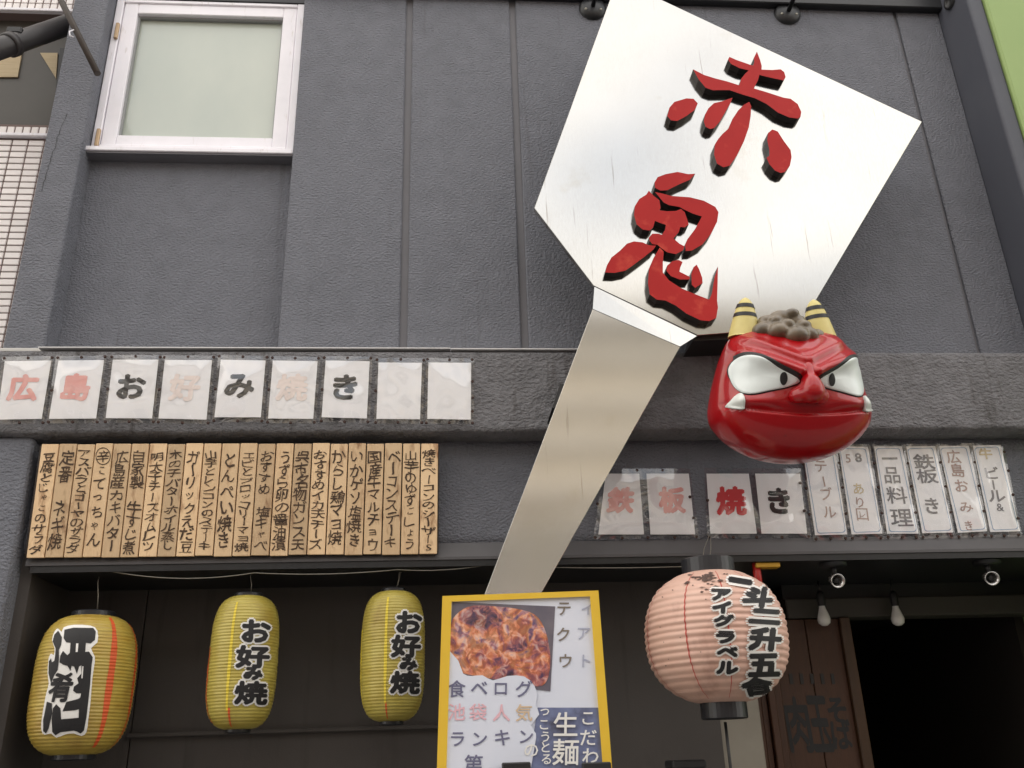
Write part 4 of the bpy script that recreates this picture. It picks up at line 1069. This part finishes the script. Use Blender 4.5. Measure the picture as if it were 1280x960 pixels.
ptxt([('第', 592, 955, 24)], ink_slate, YF - .0072)
ptxt([('池', 571, 890, 22), ('袋', 597.5, 890, 22), ('人', 627, 891, 22)], ink_rose, YF - .0072); ptxt([('気', 655, 891, 22)], ink_tan, YF - .0072)
ptxt([('テ', 705, 761, 19), ('ク', 704, 793, 19), ('ウ', 707, 826, 19)], mat('sepia_print', S((128, 118, 108)), .5), YF - .002)
ptxt([('イ', 734, 761, 17), ('ア', 730, 792, 18), ('ト', 733, 826, 18)], mat('pale_slate_print', S((176, 180, 200)), .5), YF - .002)
ptxt([('生', 707, 905, 32), ('麺', 707, 940, 34)], white_p, YF - .0072)
ptxt([('こ', 735, 898, 20), ('だ', 735.5, 922, 22), ('わ', 738, 945, 22), ('り', 739, 969, 22)], white_p, YF - .0072)
ptxt([('の', 664, 938, 20)], white_p, YF - .0072)
ptxt([('っ', 681, 890, 15), ('こ', 680, 906, 15), ('う', 681.5, 921, 15), ('と', 682, 934, 15), ('る', 683, 949, 15)], white_p, YF - .0072)
for x in (645, 745):
    pp_ = P(x, 952, YPo - .03); box('clip', pp_.x - .05, pp_.x + .05, YPo - .05, YPo - .0135, pp_.z - .06, pp_.z - .002, black, pst, bev=.004)
zb_ = P(650, 1100, YPo).z
for s in (-1, 1):
    xx = P(655, 1000, YPo).x + s * .2
    tube('stand_leg', [Vector((xx, YPo + .035, zb_ + .2)), Vector((xx, YPo + .035, .125))], .018, blackm, pst)
box('stand_base', P(655, 1000, YPo).x - .28, P(655, 1000, YPo).x + .28, YPo - .2, YPo + .26, .121, .15, blackm, pst, bev=.006)

# ================================================================= LAMPS AND SMALL THINGS
# wall spotlights: flange, arm, head (the heads stand above the picture)
for (x, y, lab) in ((741, 9, 'black round lamp flange with arm beside the top corner of the steel blade'), (985, 15, 'black round lamp flange with arm above the red 赤 character')):
    c = P(x, y, -.02)
    t = thing('wall_spotlight', lab, 'lamp', Vector((c.x, 0, c.z)), 'spotlights along the top of the wall')
    lathe('flange', [(.078, 0), (.078, .012), (.074, .016), (.066, .03), (.02, .034)], Vector((c.x, .0, c.z)), blackm, t, n=28, axis=Vector((0, -1, 0)))
    for k in range(3):
        a = math.radians(90 + 120 * k); lathe('screw', [(.008, 0), (.008, .008), (.003, .01)], Vector((c.x + .05 * math.cos(a), -.026, c.z + .05 * math.sin(a))), MATS['galvanised_wire'], t, n=8, axis=Vector((0, -1, 0)))
    e = Vector((c.x, -.62, c.z + .05))
    tube('arm', [Vector((c.x, -.03, c.z)), Vector((c.x, -.35, c.z + .02)), e], .013, blackm, t, n=10)
    lathe('lamp_head', [(.03, .1), (.05, .06), (.055, -.06), (.06, -.1), (.05, -.095)], e + Vector((0, 0, .04)), blackm, t, n=20, axis=Vector((0, -.5, .8)))
# downlights on the soffit
silver = mat('silver_reflector', S((200, 198, 196)), .25, .8)
for (x, y, lab) in ((1044.5, 725, 'small silver spotlight under the ledge, nearer to the pink lantern'), (1237.5, 722, 'small silver spotlight under the ledge at the right edge')):
    c = PZ(x, y, zsof - .075)
    t = thing('soffit_spotlight', lab, 'lamp', Vector((c.x, c.y, zsof)), 'spotlights under the ledge')
    lathe('base', [(.06, 0), (.06, -.012), (.05, -.018), (.012, -.02)], Vector((c.x, c.y, zsof - .001)), blackm, t, n=24)
    tube('stem', [Vector((c.x, c.y, zsof - .015)), Vector((c.x, c.y, zsof - .05))], .012, blackm, t)
    ax = Vector((-.05 if x < 1100 else -.25, -.95, -.30)).normalized()
    lathe('shade', [(.02, -.04), (.026, .0), (.032, .03), (.028, .031), (.020, .002)], c, silver, t, n=24, axis=ax, cap=False)
    lathe('bulb', [(.008, -.0), (.013, .010), (.013, .016), (.007, .02)], c, black, t, n=16, axis=ax)
# bare bulbs
bulbm = mat('white_bulb_glass', S((226, 224, 220)), .25, coat=.5)
for (x, y, lab) in ((1029, 768, 'bare white bulb in black socket hanging beside the pink lantern'), (1121, 768, 'bare white bulb in black socket hanging further from the pink lantern')):
    Yb = .5; c = P(x, y, Yb)
    t = thing('hanging_bulb', lab, 'light bulb', Vector((c.x, Yb, c.z - .05)), 'bare bulbs in the entrance')
    lathe('bulb', [(.014, .045), (.016, .03), (.026, .0), (.032, -.022), (.028, -.043), (.014, -.054), (.002, -.056)], Vector((c.x, Yb, c.z)), bulbm, t, n=20, cap=False)
    lathe('socket', [(.017, .04), (.019, .045), (.019, .10), (.012, .112), (.004, .114)], Vector((c.x, Yb, c.z)), black, t, n=16)
    tube('cord', [Vector((c.x, Yb, c.z + .10)), Vector((c.x, Yb, zsof + .004))], .004, black, t, n=6)
# carved timber door leaf
dl = thing('timber_door', 'dark timber sliding door with slits and brushed black lettering, right of pink lantern', 'door', Vector((P(1030, 950, YD + .03).x, YD + .03, 0)))
dx0, dx1 = P(984, 930, YD + .03).x, P(1073, 930, YD + .03).x
YDo = YD + .0
nb_ = 2
for k in range(nb_):
    xa_, xb_ = dx0 + (dx1 - dx0) * k / nb_, dx0 + (dx1 - dx0) * (k + 1) / nb_
    box('plank', xa_ + .002, xb_ - .002, YDo + .03, YDo + .055, .15, zl0 - .005, wood_dk, dl, bev=.003)
box('stile', dx1 - .001, dx1 + .05, YDo + .005, YDo + .06, .15, zl0 - .003, mat('worn_timber_edge', S((76, 50, 28)), .5, var=(6, (6, 6, .4), S((54, 35, 20)), .3)), dl, bev=.004)
for k in range(5):
    a = P(986 + k * 13, 842, YDo + .028); c = P(992 + k * 13, 855, YDo + .028)
    box('slit', a.x, c.x, YDo + .026, YDo + .034, c.z, a.z, black, dl)
out = ([], [])
for c, x, y, w_, h_ in (('肉', 998, 906, 28, 66), ('玉', 1025, 905, 24, 66), ('そ', 1046, 888, 22, 30), ('ば', 1052, 918, 24, 36)): put(out, c, x, y, w_, h_, bold=.03, fit=True, shear=.18, wob=1.2)
letters('lettering', out, lambda x, y: P(x, y, YDo + .0285), ink, dl)
# red fitting with a yellow strip behind the pink lantern
c = PZ(945, 706, zsof - .005)
rf = thing('red_fitting', 'small red fitting with a yellow strip under the ledge behind pink lantern', 'fitting', c)
tube('red_tube', [Vector((c.x, c.y, zsof + .002)), Vector((c.x, c.y, zsof - .06)), Vector((c.x + .004, c.y, zsof - .13))], [.018, .018, .014], mat('red_plastic', S((176, 40, 36)), .4), rf, n=12)
box('yellow_strip', c.x - .01, c.x + .1, c.y - .03, c.y + .02, zsof - .022, zsof - .001, mat('yellow_plastic', S((196, 150, 40)), .5), rf, bev=.003)
# thing peeking in at the bottom edge, below the pink lantern
c = P(856, 950, -.2)
pk = thing('menu_stand', 'dark blue-grey box top just peeking in at the bottom edge below pink lantern', 'stand', Vector((c.x, -.2, .12)))
box('lid', c.x - .065, c.x + .065, -.27, -.13, c.z - .03, c.z, blackm, pk, bev=.006)
box('box', c.x - .058, c.x + .058, -.262, -.138, c.z - .4, c.z - .0305, blackm, pk, bev=.004)
tube('post', [Vector((c.x, -.2, c.z - .39)), Vector((c.x, -.2, .125))], .02, blackm, pk)
# dark pipe, clamp and thin rod, upper left
pm = mat('dark_pipe_metal', S((62, 60, 62)), .45, var=(9, (1, 1, 1), S((48, 44, 44)), .3))
a, b_ = P(96, 27, .16), P(-70, 85, -.25)
pi = thing('bracket_pipe', 'thick dark metal pipe with a clamp, reaching out before the tiled building', 'pipe', a)
tube('pipe', [a, a.lerp(b_, .5), b_], .054, pm, pi, n=20)
cc = P(12, 44, -.10); ax = (b_ - a).normalized()
pc = a + ax * (cc - a).dot(ax)
lathe('clamp_ring', [(.057, -.02), (.064, -.018), (.064, .018), (.057, .02)], pc, pm, pi, n=20, axis=ax)
box('clamp_bolt', pc.x - .03, pc.x + .05, pc.y - .03, pc.y + .03, pc.z + .055, pc.z + .10, black, pi, bev=.008)
r0, r1 = P(122, 92, -.14), P(20, -112, -.035)
rd = thing('thin_rod', 'thin dark rod slanting down across the left pilaster from the top edge', 'rod', r0)
tube('rod', [r0, r0.lerp(r1, .5), r1], .0165, mat('rod_brown', S((76, 66, 58)), .5, var=(15, (1, 1, 1), S((58, 50, 46)), .3)), rd, n=12)
q0 = r0.lerp(r1, .22)
tube('hook', [q0 + Vector((-.02, -.012, .02)), q0 + Vector((-.036, -.02, -.0)), q0 + Vector((-.03, -.02, -.028)), q0 + Vector((-.012, -.012, -.03))], .004, white_al, rd, n=6)

bpy.data.objects.remove(_to)
